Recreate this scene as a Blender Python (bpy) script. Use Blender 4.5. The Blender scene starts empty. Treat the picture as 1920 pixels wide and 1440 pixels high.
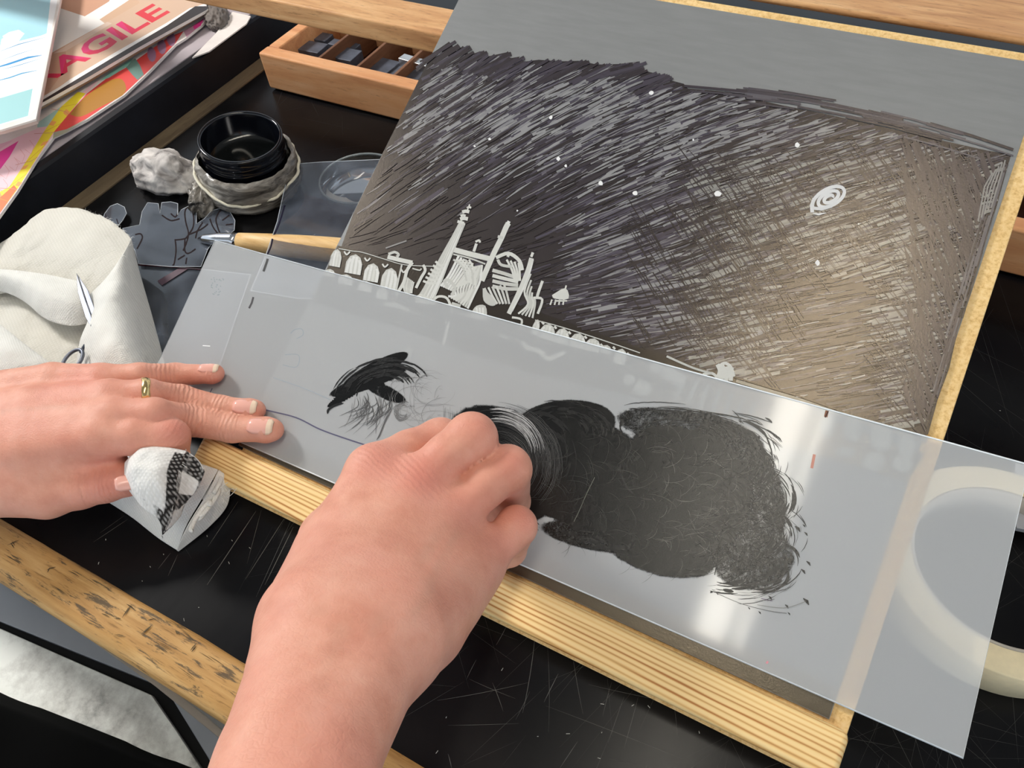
import bpy, bmesh, math, random
import numpy as np
from mathutils import Vector, Matrix, noise as mnoise
random.seed(7); np.random.seed(7)
scn = bpy.context.scene
COL = scn.collection

# ------------------------------------------------------------------ camera
F_PX = 1395.5
R = np.array([[0.8855, 0.4606, -0.0617], [0.3271, -0.7121, -0.6212], [-0.3301, 0.5298, -0.7812]])
u_, s_, v_ = np.linalg.svd(R); R = u_ @ v_          # rows: right, down, forward
CAM = np.array([0.0, 0.0, 0.40])
cd = bpy.data.cameras.new('camera'); cam = bpy.data.objects.new('camera', cd); COL.objects.link(cam)
cd.sensor_width = 36.0; cd.sensor_fit = 'HORIZONTAL'; cd.lens = F_PX / 1920 * 36.0
cd.clip_start = 0.01; cd.clip_end = 60
M = Matrix.Identity(4)
for i in range(3):
    M[i][0] = R[0][i]; M[i][1] = -R[1][i]; M[i][2] = -R[2][i]; M[i][3] = CAM[i]
cam.matrix_world = M
scn.camera = cam

# ------------------------------------------------------------------ world, sun, exposure
w = bpy.data.worlds.new('world'); scn.world = w; w.use_nodes = True
bg = w.node_tree.nodes['Background']
bg.inputs['Color'].default_value = (0.80, 0.90, 1.0, 1); bg.inputs['Strength'].default_value = 0.90
# daylight from a window high at the back left
sl = bpy.data.lights.new('window_daylight', 'AREA'); sl.shape = 'DISK'; sl.size = 0.30; sl.energy = 16.5; sl.color = (1.0, 0.97, 0.93)
sun = bpy.data.objects.new('window_daylight', sl); COL.objects.link(sun)
sun.location = (-1.52, 0.38, 1.10)
sun.rotation_euler = (Vector((-0.25, 0.25, 0.0)) - sun.location).to_track_quat('-Z', 'Y').to_euler()
scn.view_settings.view_transform = 'Standard'
scn.view_settings.look = 'None'
scn.view_settings.exposure = 0.12
scn.view_settings.gamma = 1.0
scn.view_settings.use_curve_mapping = False

# ------------------------------------------------------------------ geometry of the place
def ray(x, y):
    return R.T @ np.array([(x - 960) / F_PX, (y - 720) / F_PX, 1.0])
def P(x, y, z=0.0):
    """point of the level plane at height z that is seen at photo position x, y"""
    d = ray(x, y); t = (z - CAM[2]) / d[2]; return Vector(CAM + t * d)
def H(x, y, D):
    d = ray(x, y); d = d / np.linalg.norm(d); return Vector(CAM + D * d)
TH = math.radians(24.26)
BN = np.array([0, -math.sin(TH), math.cos(TH)]); BE = np.array([0, math.cos(TH), math.sin(TH)])
O = np.array(P(1597, 1357, 0.019))
def S(x, y, off=0.0):
    """point of the tilted board plane, raised by off"""
    d = ray(x, y); t = BN @ (O + off * BN - CAM) / (BN @ d); return Vector(CAM + t * d)
def BP(u, v, off=0.0):
    return Vector(O + np.array([u, 0, 0]) + v * BE + off * BN)

# ------------------------------------------------------------------ helpers
def thing(name, label, cat, loc, group=None, kind=None):
    o = bpy.data.objects.new(name, None); COL.objects.link(o); o.location = loc
    o.empty_display_size = 0.02
    tag(o, label, cat, group, kind); return o
def tag(o, label=None, cat=None, group=None, kind=None):
    if label: o['label'] = label
    if cat: o['category'] = cat
    if group: o['group'] = group
    if kind: o['kind'] = kind
    return o
def mesh(name, verts, faces, mat, parent=None, smooth=False, attrs=None, facecol=None):
    me = bpy.data.meshes.new(name)
    me.from_pydata([tuple(v) for v in verts], [], [tuple(f) for f in faces]); me.update()
    if smooth: me.polygons.foreach_set('use_smooth', [True] * len(me.polygons))
    if attrs:
        for k, vals in attrs.items():
            a = me.attributes.new(k, 'FLOAT', 'POINT'); a.data.foreach_set('value', np.asarray(vals, dtype=np.float32))
    if facecol is not None:
        a = me.attributes.new('Col', 'FLOAT_COLOR', 'FACE')
        a.data.foreach_set('color', np.asarray(facecol, dtype=np.float32).reshape(-1))
    o = bpy.data.objects.new(name, me); COL.objects.link(o); me.materials.append(mat)
    if parent is not None:
        o.parent = parent
        if parent.type == 'EMPTY': o.matrix_parent_inverse = Matrix.Translation(-parent.location)
    return o
def fix_normals(o):
    bm = bmesh.new(); bm.from_mesh(o.data); bmesh.ops.recalc_face_normals(bm, faces=bm.faces); bm.to_mesh(o.data); bm.free()
def bevel(o, wd, seg=2, ang=35):
    m = o.modifiers.new('bevel', 'BEVEL'); m.width = wd; m.segments = seg; m.limit_method = 'ANGLE'; m.angle_limit = math.radians(ang)
    o.data.polygons.foreach_set('use_smooth', [True] * len(o.data.polygons))
    m2 = o.modifiers.new('wn', 'WEIGHTED_NORMAL'); m2.keep_sharp = True
    return o
def slab(name, poly, up, mat, parent=None, bev=0.0):
    """a flat outline (list of points) thickened downwards by the vector up"""
    n = len(poly); up = Vector(up)
    vs = [Vector(p) for p in poly] + [Vector(p) - up for p in poly]
    fs = [list(range(n)), list(range(2 * n - 1, n - 1, -1))] + [[i, n + i, n + (i + 1) % n, (i + 1) % n] for i in range(n)]
    o = mesh(name, vs, fs, mat, parent); fix_normals(o)
    if bev: bevel(o, bev)
    return o
def box(name, x0, x1, y0, y1, z0, z1, mat, parent=None, bev=0.0):
    return slab(name, [(x0, y0, z1), (x1, y0, z1), (x1, y1, z1), (x0, y1, z1)], (0, 0, z1 - z0), mat, parent, bev)
def bslab(name, u0, u1, v0, v1, off0, off1, mat, parent=None, bev=0.0):
    return slab(name, [BP(u0, v0, off1), BP(u1, v0, off1), BP(u1, v1, off1), BP(u0, v1, off1)], Vector(BN) * (off1 - off0), mat, parent, bev)
def tube(name, pts, r, mat, parent=None, seg=8, closed=False, radii=None):
    pts = [Vector(p) for p in pts]; n = len(pts); vs = []; fs = []
    prev = None
    for i, p in enumerate(pts):
        a = pts[(i - 1) % n] if (closed or i > 0) else p
        b = pts[(i + 1) % n] if (closed or i < n - 1) else p
        t = (b - a).normalized()
        if prev is None:
            prev = t.orthogonal().normalized()
        nn = (prev - t * prev.dot(t)).normalized(); prev = nn; bb = t.cross(nn)
        rr = radii[i] if radii else r
        for k in range(seg):
            an = 2 * math.pi * k / seg
            vs.append(p + (nn * math.cos(an) + bb * math.sin(an)) * rr)
    m = n if closed else n - 1
    for i in range(m):
        for k in range(seg):
            a = i * seg + k; b = i * seg + (k + 1) % seg; c = ((i + 1) % n) * seg + (k + 1) % seg; d = ((i + 1) % n) * seg + k
            fs.append([a, b, c, d])
    if not closed:
        fs.append(list(range(seg - 1, -1, -1))); fs.append([(n - 1) * seg + k for k in range(seg)])
    o = mesh(name, vs, fs, mat, parent, smooth=True); return o
def lathe(name, prof, loc, mat, parent=None, seg=64, fn=None, axis=None, attrs=None):
    """prof: list of (r, z); fn(angle, i) -> radius factor"""
    vs = []; fs = []; n = len(prof)
    rot = Vector((0, 0, 1)).rotation_difference(Vector(axis)).to_matrix() if axis is not None else Matrix.Identity(3)
    for i, (r, z) in enumerate(prof):
        for k in range(seg):
            a = 2 * math.pi * k / seg
            f = fn(a, i) if fn else (1, 0)
            vs.append(Vector(loc) + rot @ Vector((r * f[0] * math.cos(a), r * f[0] * math.sin(a), z + f[1])))
    for i in range(n - 1):
        for k in range(seg):
            k2 = (k + 1) % seg
            fs.append([i * seg + k, i * seg + k2, (i + 1) * seg + k2, (i + 1) * seg + k])
    return mesh(name, vs, fs, mat, parent, smooth=True)
class Ribbons:
    """thin flat strokes laid on a surface; each stroke lies a hair above the one before"""
    def __init__(s, surf, off, step=1.2e-7):
        s.surf = surf; s.off = off; s.step = step; s.v = []; s.f = []; s.c = []
    def stroke(s, pts, w0, col, taper=0.0, closed=False):
        n = len(pts); s.off += s.step
        if n < 2: return
        base = len(s.v)
        for i, (x, y) in enumerate(pts):
            x0, y0 = pts[max(i - 1, 0)]; x1, y1 = pts[min(i + 1, n - 1)]
            dx, dy = x1 - x0, y1 - y0; L = math.hypot(dx, dy) or 1
            t = i / (n - 1)
            wd = (w0(t) if callable(w0) else w0) * 0.5
            if taper: wd *= min(1, 0.25 + min(t, 1 - t) / taper)
            nx, ny = -dy / L * wd, dx / L * wd
            s.v.append(s.surf(x + nx, y + ny, s.off)); s.v.append(s.surf(x - nx, y - ny, s.off))
        for i in range(n - 1):
            a = base + 2 * i; s.f.append((a, a + 1, a + 3, a + 2)); s.c.append((*col, 1))
    def poly(s, pts, col):
        s.off += s.step; b = len(s.v)
        for p in pts: s.v.append(s.surf(p[0], p[1], s.off))
        s.f.append(tuple(range(b, b + len(pts)))); s.c.append((*col, 1))
    def build(s, name, mat, parent=None):
        return mesh(name, s.v, s.f, mat, parent, facecol=s.c)
def smooth_line(pts, n=6):
    """Catmull-Rom through points"""
    out = []
    q = [pts[0]] + list(pts) + [pts[-1]]
    for i in range(1, len(q) - 2):
        p0, p1, p2, p3 = [np.array(a, float) for a in q[i - 1:i + 3]]
        for k in range(n):
            t = k / n
            out.append(tuple(0.5 * ((2 * p1) + (-p0 + p2) * t + (2 * p0 - 5 * p1 + 4 * p2 - p3) * t * t + (-p0 + 3 * p1 - 3 * p2 + p3) * t ** 3)))
    out.append(tuple(pts[-1])); return out
def resample(pts, n):
    pts = np.array([list(p) for p in pts], float); d = np.r_[0, np.cumsum(np.linalg.norm(np.diff(pts, axis=0), axis=1))]
    t = np.linspace(0, d[-1], n)
    return np.stack([np.interp(t, d, pts[:, k]) for k in range(pts.shape[1])], 1)
def inside(x, y, poly):
    c = False; j = len(poly) - 1
    for i in range(len(poly)):
        xi, yi = poly[i]; xj, yj = poly[j]
        if (yi > y) != (yj > y) and x < (xj - xi) * (y - yi) / (yj - yi) + xi: c = not c
        j = i
    return c
def srgb(r, g, b):
    return tuple(((c / 255) / 12.92 if c / 255 <= 0.04045 else ((c / 255 + 0.055) / 1.055) ** 2.4) for c in (r, g, b))

# ------------------------------------------------------------------ materials
class NT:
    def __init__(s, name):
        s.m = bpy.data.materials.new(name); s.m.use_nodes = True; s.t = s.m.node_tree; s.n = s.t.nodes; s.l = s.t.links
        s.b = s.n['Principled BSDF']; s.out = s.n['Material Output']
    def node(s, typ, **kw):
        nd = s.n.new(typ)
        for k, v in kw.items():
            if k.startswith('i_'): nd.inputs[k[2:].replace('_', ' ')].default_value = v
            else: setattr(nd, k, v)
        return nd
    def link(s, a, b): s.l.new(a, b)
    def set(s, **kw):
        for k, v in kw.items():
            s.b.inputs[k.replace('_', ' ')].default_value = v
    def coord(s, scale=(1, 1, 1), rot=(0, 0, 0), kind='Object'):
        tc = s.node('ShaderNodeTexCoord'); mp = s.node('ShaderNodeMapping')
        mp.inputs['Scale'].default_value = scale; mp.inputs['Rotation'].default_value = rot
        s.link(tc.outputs[kind], mp.inputs['Vector']); return mp.outputs['Vector']
    def noise(s, vec, scale, detail=4, rough=0.55, dist=0.0):
        n = s.node('ShaderNodeTexNoise'); n.inputs['Scale'].default_value = scale; n.inputs['Detail'].default_value = detail
        n.inputs['Roughness'].default_value = rough; n.inputs['Distortion'].default_value = dist
        s.link(vec, n.inputs['Vector']); return n.outputs['Fac']
    def ramp(s, fac, stops):
        r = s.node('ShaderNodeValToRGB'); e = r.color_ramp.elements
        while len(e) < len(stops): e.new(0.5)
        for el, (p, c) in zip(e, stops):
            el.position = p; el.color = (*c, 1) if len(c) == 3 else c
        s.link(fac, r.inputs['Fac']); return r.outputs['Color']
    def mix(s, a, b, fac, mode='MIX'):
        m = s.node('ShaderNodeMix', data_type='RGBA', blend_type=mode)
        for sock, val in ((m.inputs[0], fac), (m.inputs[6], a), (m.inputs[7], b)):
            if hasattr(val, 'links') or hasattr(val, 'is_linked'): s.link(val, sock)
            elif isinstance(val, (int, float)): sock.default_value = val
            else: sock.default_value = (*val, 1) if len(val) == 3 else val
        return m.outputs[2]
    def math(s, op, a, b=0.0, c=None):
        m = s.node('ShaderNodeMath', operation=op)
        for i, v in enumerate((a, b) if c is None else (a, b, c)):
            if isinstance(v, (int, float)): m.inputs[i].default_value = v
            else: s.link(v, m.inputs[i])
        return m.outputs[0]
    def attr(s, name, out='Fac'):
        a = s.node('ShaderNodeAttribute', attribute_name=name); return a.outputs[out]
    def bump(s, h, strength=0.3, dist=0.001):
        b = s.node('ShaderNodeBump'); b.inputs['Strength'].default_value = strength; b.inputs['Distance'].default_value = dist
        s.link(h, b.inputs['Height']); s.link(b.outputs['Normal'], s.b.inputs['Normal']); return b
    def col(s, c): s.link(c, s.b.inputs['Base Color'])

def plain(name, col, rough=0.6, spec=0.5, metal=0.0, var=0.06, nscale=60):
    t = NT(name); v = t.coord(); n = t.noise(v, nscale)
    c = tuple(col)
    t.col(t.ramp(n, [(0.3, tuple(x * (1 - var) for x in c)), (0.7, tuple(min(1, x * (1 + var)) for x in c))]))
    t.set(Roughness=rough, Metallic=metal); t.b.inputs['Specular IOR Level'].default_value = spec
    return t.m
def wood(name, c0, c1, c2, stretch=(6, 90, 90), rough=0.55, pores=0.5, spec=0.35, dirt=None):
    t = NT(name); v = t.coord(stretch)
    n1 = t.noise(v, 1.0, 6, 0.6, 0.4)
    base = t.ramp(n1, [(0.25, c0), (0.5, c1), (0.75, c2)])
    v2 = t.coord(tuple(s * 4 for s in stretch)); n2 = t.noise(v2, 1.6, 3, 0.6)
    pm = t.ramp(n2, [(0.30, (0.45, 0.40, 0.36)), (0.42, (1, 1, 1))])
    base = t.mix(base, pm, pores, 'MULTIPLY')
    if dirt:
        v3 = t.coord((dirt[0], dirt[1], dirt[1])); n3 = t.noise(v3, 1.0, 8, 0.72, 0.3)
        dm = t.ramp(n3, [(dirt[2], (0, 0, 0)), (dirt[2] + 0.06, (1, 1, 1))])
        base = t.mix(base, dirt[3], t.math('MULTIPLY', dm, 0.85))
    t.col(base); t.set(Roughness=rough); t.b.inputs['Specular IOR Level'].default_value = spec
    t.bump(n2, 0.25, 0.0006)
    return t.m
def colmat(name, rough=0.5, spec=0.4, bump=None):
    t = NT(name); t.link(t.attr('Col', 'Color'), t.b.inputs['Base Color']); t.set(Roughness=rough)
    t.b.inputs['Specular IOR Level'].default_value = spec
    if bump: t.bump(t.noise(t.coord(), bump, 3), 0.2, 0.0005)
    return t.m

# pine with clear straight growth rings
def pine():
    t = NT('pine'); v = t.coord((1.2, 1, 1))
    sx = t.node('ShaderNodeSeparateXYZ'); t.link(v, sx.inputs[0])
    wob = t.noise(t.coord((5, 60, 60)), 1.0, 3)
    s = t.math('ADD', sx.outputs['Y'], t.math('MULTIPLY', wob, 0.0052))
    s = t.math('ADD', s, t.math('MULTIPLY', sx.outputs['X'], 0.016))
    sn = t.math('SINE', t.math('MULTIPLY', s, 2 * math.pi / 0.0025))
    f = t.math('POWER', t.math('MULTIPLY_ADD', sn, 0.5, 0.5), 2.2)
    f = t.math('MULTIPLY', f, t.math('MULTIPLY_ADD', t.noise(t.coord((3, 260, 260)), 1.0, 2), 1.9, -0.15))
    big = t.noise(t.coord((10, 120, 120)), 1.0, 4)
    c = t.ramp(f, [(0.0, srgb(252, 220, 158)), (0.45, srgb(240, 196, 126)), (1.0, srgb(186, 118, 54))])
    c = t.mix(c, t.ramp(big, [(0.3, (0.86, 0.82, 0.76)), (0.7, (1, 1, 1))]), 0.7, 'MULTIPLY')
    t.col(c); t.set(Roughness=0.5); t.bump(f, 0.1, 0.0002); return t.m
M_PINE = pine()
M_OAK = wood('oak_rail', srgb(168, 114, 70), srgb(208, 156, 104), srgb(232, 188, 136), (14, 110, 110), 0.5, 0.6)
M_OLDWOOD = wood('worn_rail_wood', srgb(150, 106, 56), srgb(188, 144, 86), srgb(214, 176, 120), (10, 120, 120), 0.6, 0.7, 0.3,
                 dirt=(34, 210, 0.545, srgb(70, 62, 50)))
M_CASE = wood('type_case_wood', srgb(206, 136, 88), srgb(228, 164, 112), srgb(240, 186, 138), (10, 70, 70), 0.55, 0.35,
              dirt=(14, 60, 0.66, srgb(92, 58, 38)))
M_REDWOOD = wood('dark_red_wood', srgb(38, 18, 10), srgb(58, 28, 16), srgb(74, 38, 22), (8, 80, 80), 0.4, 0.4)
M_STRIP = wood('grey_brown_strip', srgb(74, 62, 46), srgb(112, 96, 74), srgb(136, 118, 92), (60, 9, 60), 0.7, 0.5)

def mdf():
    t = NT('mdf'); v = t.coord((1, 1, 1)); n = t.noise(v, 420, 6, 0.75); n2 = t.noise(v, 30, 3)
    c = t.ramp(n, [(0.30, srgb(206, 158, 96)), (0.5, srgb(240, 204, 142)), (0.75, srgb(250, 222, 170))])
    c = t.mix(c, t.ramp(n2, [(0.35, (0.88, 0.84, 0.78)), (0.65, (1, 1, 1))]), 0.6, 'MULTIPLY')
    t.col(c); t.set(Roughness=0.8); t.b.inputs['Specular IOR Level'].default_value = 0.2; t.bump(n, 0.3, 0.0004); return t.m
M_MDF = mdf()
def table_mat():
    t = NT('black_lacquer'); v = t.coord()
    n = t.noise(v, 14, 5); n2 = t.noise(t.coord((240, 14, 1), (0, 0, 0.5)), 1.0, 6, 0.7)
    c = t.ramp(n, [(0.35, (0.0045, 0.0046, 0.006)), (0.7, (0.011, 0.0105, 0.0105))])
    t.col(c)
    r = t.math('MULTIPLY_ADD', n2, 0.06, 0.20); t.link(r, t.b.inputs['Roughness'])
    t.b.inputs['Specular IOR Level'].default_value = 0.16
    t.bump(t.noise(v, 500, 3), 0.02, 0.0002); return t.m
M_TABLE = table_mat()
M_BLACKPAINT = plain('black_painted_wood', (0.006, 0.007, 0.011), 0.42, 0.3, 0, 0.25, 40)
M_PLATFORM = plain('pale_grey_board', srgb(186, 176, 180), 0.6, 0.4, 0, 0.08, 25)
def steel():
    t = NT('mottled_steel'); n = t.noise(t.coord(), 26, 8, 0.68); n2 = t.noise(t.coord(), 9, 3)
    f = t.math('ADD', t.math('MULTIPLY', n, 0.7), t.math('MULTIPLY', n2, 0.4))
    t.col(t.ramp(f, [(0.40, srgb(126, 126, 122)), (0.50, srgb(206, 206, 200)), (0.60, srgb(244, 246, 240))]))
    t.set(Metallic=0.15, Roughness=0.38); return t.m
M_STEEL = steel()
M_STEELP = plain('plain_grey_steel', srgb(160, 164, 170), 0.35, 0.5, 0.15, 0.08, 12)
M_TRIMGREY = plain('taupe_edge_trim', srgb(176, 162, 146), 0.6)
M_RUBBER = plain('black_gap', (0.006, 0.006, 0.006), 0.6, 0.2)
def plate_mat():
    t = NT('grey_plate'); n = t.noise(t.coord((40, 300, 40)), 1.0, 3); n2 = t.noise(t.coord(), 240, 3)
    t.col(t.ramp(n, [(0.3, srgb(124, 125, 125)), (0.7, srgb(130, 131, 131))])); t.set(Roughness=0.42)
    t.b.inputs['Specular IOR Level'].default_value = 0.5
    t.bump(n2, 0.06, 0.0004); return t.m
M_PLATE = plate_mat()
def penink():
    t = NT('pen_ink'); t.link(t.attr('Col', 'Color'), t.b.inputs['Base Color'])
    n = t.noise(t.coord(), 900, 4, 0.7)
    t.set(Roughness=0.25); t.b.inputs['Specular IOR Level'].default_value = 1.0
    t.b.inputs['Specular Tint'].default_value = (1.0, 0.84, 0.64, 1)
    t.bump(n, 0.35, 0.0002); return t.m
M_PEN = penink()
M_SCRAPE = colmat('scraped_grey', 0.5, 0.4, 700)

# frosted plastic: part diffuse, part rough see-through, glossy skin
def frosted():
    t = NT('frosted_plastic'); t.n.remove(t.b)
    df = t.node('ShaderNodeBsdfDiffuse'); df.inputs['Color'].default_value = (0.945, 0.97, 0.985, 1)
    tl = t.node('ShaderNodeBsdfTranslucent'); tl.inputs['Color'].default_value = (0.945, 0.97, 0.985, 1)
    m1 = t.node('ShaderNodeMixShader'); m1.inputs[0].default_value = 0.07
    t.link(df.outputs[0], m1.inputs[1]); t.link(tl.outputs[0], m1.inputs[2])
    tr = t.node('ShaderNodeBsdfTransparent'); tr.inputs['Color'].default_value = (0.97, 0.98, 1.0, 1)
    rf = t.node('ShaderNodeBsdfRefraction'); rf.inputs['IOR'].default_value = 1.12; rf.inputs['Roughness'].default_value = 0.75
    mt = t.node('ShaderNodeMixShader'); mt.inputs[0].default_value = 0.18
    t.link(tr.outputs[0], mt.inputs[1]); t.link(rf.outputs[0], mt.inputs[2])
    m2 = t.node('ShaderNodeMixShader'); m2.inputs[0].default_value = 0.575
    t.link(m1.outputs[0], m2.inputs[1]); t.link(mt.outputs[0], m2.inputs[2])
    gl = t.node('ShaderNodeBsdfGlossy'); gl.inputs['Roughness'].default_value = 0.07
    fr = t.node('ShaderNodeFresnel'); fr.inputs['IOR'].default_value = 1.45
    m3 = t.node('ShaderNodeMixShader'); t.link(fr.outputs[0], m3.inputs[0])
    t.link(m2.outputs[0], m3.inputs[1]); t.link(gl.outputs[0], m3.inputs[2])
    t.link(m3.outputs[0], t.out.inputs['Surface']); return t.m
M_FROST = frosted()
def frosted_back():
    t = NT('frosted_plastic_back'); t.n.remove(t.b)
    tr = t.node('ShaderNodeBsdfTransparent')
    rf = t.node('ShaderNodeBsdfRefraction'); rf.inputs['IOR'].default_value = 1.12; rf.inputs['Roughness'].default_value = 0.5
    mt = t.node('ShaderNodeMixShader'); mt.inputs[0].default_value = 0.0
    t.link(tr.outputs[0], mt.inputs[1]); t.link(rf.outputs[0], mt.inputs[2])
    t.link(mt.outputs[0], t.out.inputs['Surface']); return t.m
M_FROST_BACK = frosted_back()
def clear(name, tint, haze, hazecol, rough=0.05, ior=1.5):
    t = NT(name); t.n.remove(t.b)
    tr = t.node('ShaderNodeBsdfTransparent'); tr.inputs['Color'].default_value = (*tint, 1)
    df = t.node('ShaderNodeBsdfDiffuse'); df.inputs['Color'].default_value = (*hazecol, 1)
    n = t.noise(t.coord(), 35, 3)
    m1 = t.node('ShaderNodeMixShader'); t.link(t.math('MULTIPLY', n, 2 * haze), m1.inputs[0])
    t.link(tr.outputs[0], m1.inputs[1]); t.link(df.outputs[0], m1.inputs[2])
    gl = t.node('ShaderNodeBsdfGlossy'); gl.inputs['Roughness'].default_value = rough
    fr = t.node('ShaderNodeFresnel'); fr.inputs['IOR'].default_value = ior
    m2 = t.node('ShaderNodeMixShader'); t.link(fr.outputs[0], m2.inputs[0])
    t.link(m1.outputs[0], m2.inputs[1]); t.link(gl.outputs[0], m2.inputs[2])
    t.link(m2.outputs[0], t.out.inputs['Surface']); return t.m
M_ACETATE = clear('clear_acetate', (0.95, 0.96, 0.98), 0.21, srgb(150, 160, 178), 0.06, 1.6)  # blue-grey diffuse haze stands in for sky reflected in the film
M_ACETATE_EDGE = plain('acetate_edge', srgb(206, 212, 220), 0.3)
M_GLASS = clear('clear_lid', (0.88, 0.90, 0.92), 0.10, srgb(170, 170, 166), 0.04, 1.6)

# printing ink film with wiped swirls
def ink_film():
    t = NT('black_printing_ink'); v = t.coord()
    d = t.attr('dens')
    n1 = t.noise(t.coord((1, 1, 1)), 60, 5, 0.65, 2.5)
    n2 = t.noise(t.coord((1, 1, 1)), 620, 4, 0.7, 2.5)
    n3 = t.noise(t.coord((1.0, 1.0, 1.0), (0, 0, 0.3)), 150, 3, 0.6, 7.0)
    f = t.math('ADD', t.math('MULTIPLY', n1, 0.40), t.math('MULTIPLY', n2, 0.32))
    f = t.math('ADD', f, t.math('MULTIPLY', n3, 0.20))
    x = t.math('SUBTRACT', t.math('MULTIPLY', d, 1.35), f)
    a = t.ramp(x, [(0.05, (0, 0, 0)), (0.22, (1, 1, 1))])
    t.set(Roughness=0.20); t.b.inputs['Base Color'].default_value = (0.003, 0.003, 0.003, 1)
    t.b.inputs['Specular IOR Level'].default_value = 0.45
    h = t.math('ADD', n2, t.math('MULTIPLY', n3, 0.8))
    t.bump(h, 0.8, 0.00007)
    tr = t.node('ShaderNodeBsdfTransparent'); mx = t.node('ShaderNodeMixShader')
    t.link(a, mx.inputs[0]); t.link(tr.outputs[0], mx.inputs[1]); t.link(t.b.outputs[0], mx.inputs[2])
    t.link(mx.outputs[0], t.out.inputs['Surface']); return t.m
M_INKFILM = ink_film()
def inkstroke():
    t = NT('ink_streak'); t.link(t.attr('Col', 'Color'), t.b.inputs['Base Color']); t.set(Roughness=0.3)
    t.bump(t.noise(t.coord(), 600, 3), 0.3, 0.0006); return t.m
M_INKSTROKE = inkstroke()

def cloth_mat(name, col, see=0.0, weave=1500, ink=False):
    t = NT(name); v = t.coord()
    w1 = t.node('ShaderNodeTexWave', wave_type='BANDS', bands_direction='X'); w1.inputs['Scale'].default_value = weave * 0.16
    w1.inputs['Distortion'].default_value = 1.2; t.link(t.coord((1, 1, 1), (0, 0, 0.45)), w1.inputs['Vector'])
    w2 = t.node('ShaderNodeTexWave', wave_type='BANDS', bands_direction='Y'); w2.inputs['Scale'].default_value = weave * 0.16
    w2.inputs['Distortion'].default_value = 1.2; t.link(t.coord((1, 1, 1), (0, 0, 0.45)), w2.inputs['Vector'])
    wv = t.math('MULTIPLY', w1.outputs['Fac'], w2.outputs['Fac'])
    n = t.noise(v, 40, 3)
    c = t.ramp(n, [(0.3, tuple(x * 0.93 for x in col)), (0.7, col)])
    c = t.mix(c, t.ramp(wv, [(0.0, (0.86, 0.86, 0.84)), (0.5, (1, 1, 1))]), 0.6, 'MULTIPLY')
    if ink:
        d = t.attr('ink'); nn = t.noise(v, 260, 4, 0.7)
        f = t.ramp(t.math('ADD', d, t.math('MULTIPLY', t.math('SUBTRACT', nn, 0.5), 0.7)), [(0.38, (0, 0, 0)), (0.72, (1, 1, 1))])
        c = t.mix(c, srgb(26, 24, 24), t.math('MULTIPLY', f, t.math('MULTIPLY_ADD', wv, -0.5, 1.0)))
    t.col(c); t.set(Roughness=0.9); t.b.inputs['Specular IOR Level'].default_value = 0.1
    t.b.inputs['Sheen Weight'].default_value = 0.1
    cr_ = t.node('ShaderNodeTexVoronoi', feature='DISTANCE_TO_EDGE'); cr_.inputs['Scale'].default_value = 34; t.link(t.mix(v, t.node('ShaderNodeTexNoise').outputs['Color'], 0.0), cr_.inputs['Vector'])
    hh = t.math('ADD', t.math('MULTIPLY', wv, 0.25), t.math('ADD', t.math('MULTIPLY', t.math('MINIMUM', cr_.outputs['Distance'], 0.22), 3.0), t.math('MULTIPLY', t.noise(v, 90, 4, 0.6, 0.8), 1.2)))
    t.bump(hh, 0.5, 0.0016)
    tl = t.node('ShaderNodeBsdfTranslucent'); tl.inputs['Color'].default_value = (*col, 1)
    mx = t.node('ShaderNodeMixShader'); mx.inputs[0].default_value = 0.12
    t.link(t.b.outputs[0], mx.inputs[1]); t.link(tl.outputs[0], mx.inputs[2])
    last = mx
    if see > 0:
        tr = t.node('ShaderNodeBsdfTransparent'); m2 = t.node('ShaderNodeMixShader'); m2.inputs[0].default_value = see
        t.link(mx.outputs[0], m2.inputs[1]); t.link(tr.outputs[0], m2.inputs[2]); last = m2
    t.link(last.outputs[0], t.out.inputs['Surface']); return t.m
M_CLOTH = cloth_mat('white_cotton', srgb(250, 248, 242))
M_MUSLIN = cloth_mat('sheer_muslin', srgb(244, 240, 230), 0.10, 900)
M_RAG = cloth_mat('inky_cotton', srgb(250, 248, 244), 0, 1000, ink=True)
M_BLACKCLOTH = plain('black_clothing', (0.002, 0.002, 0.002), 0.95, 0.05)

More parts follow.
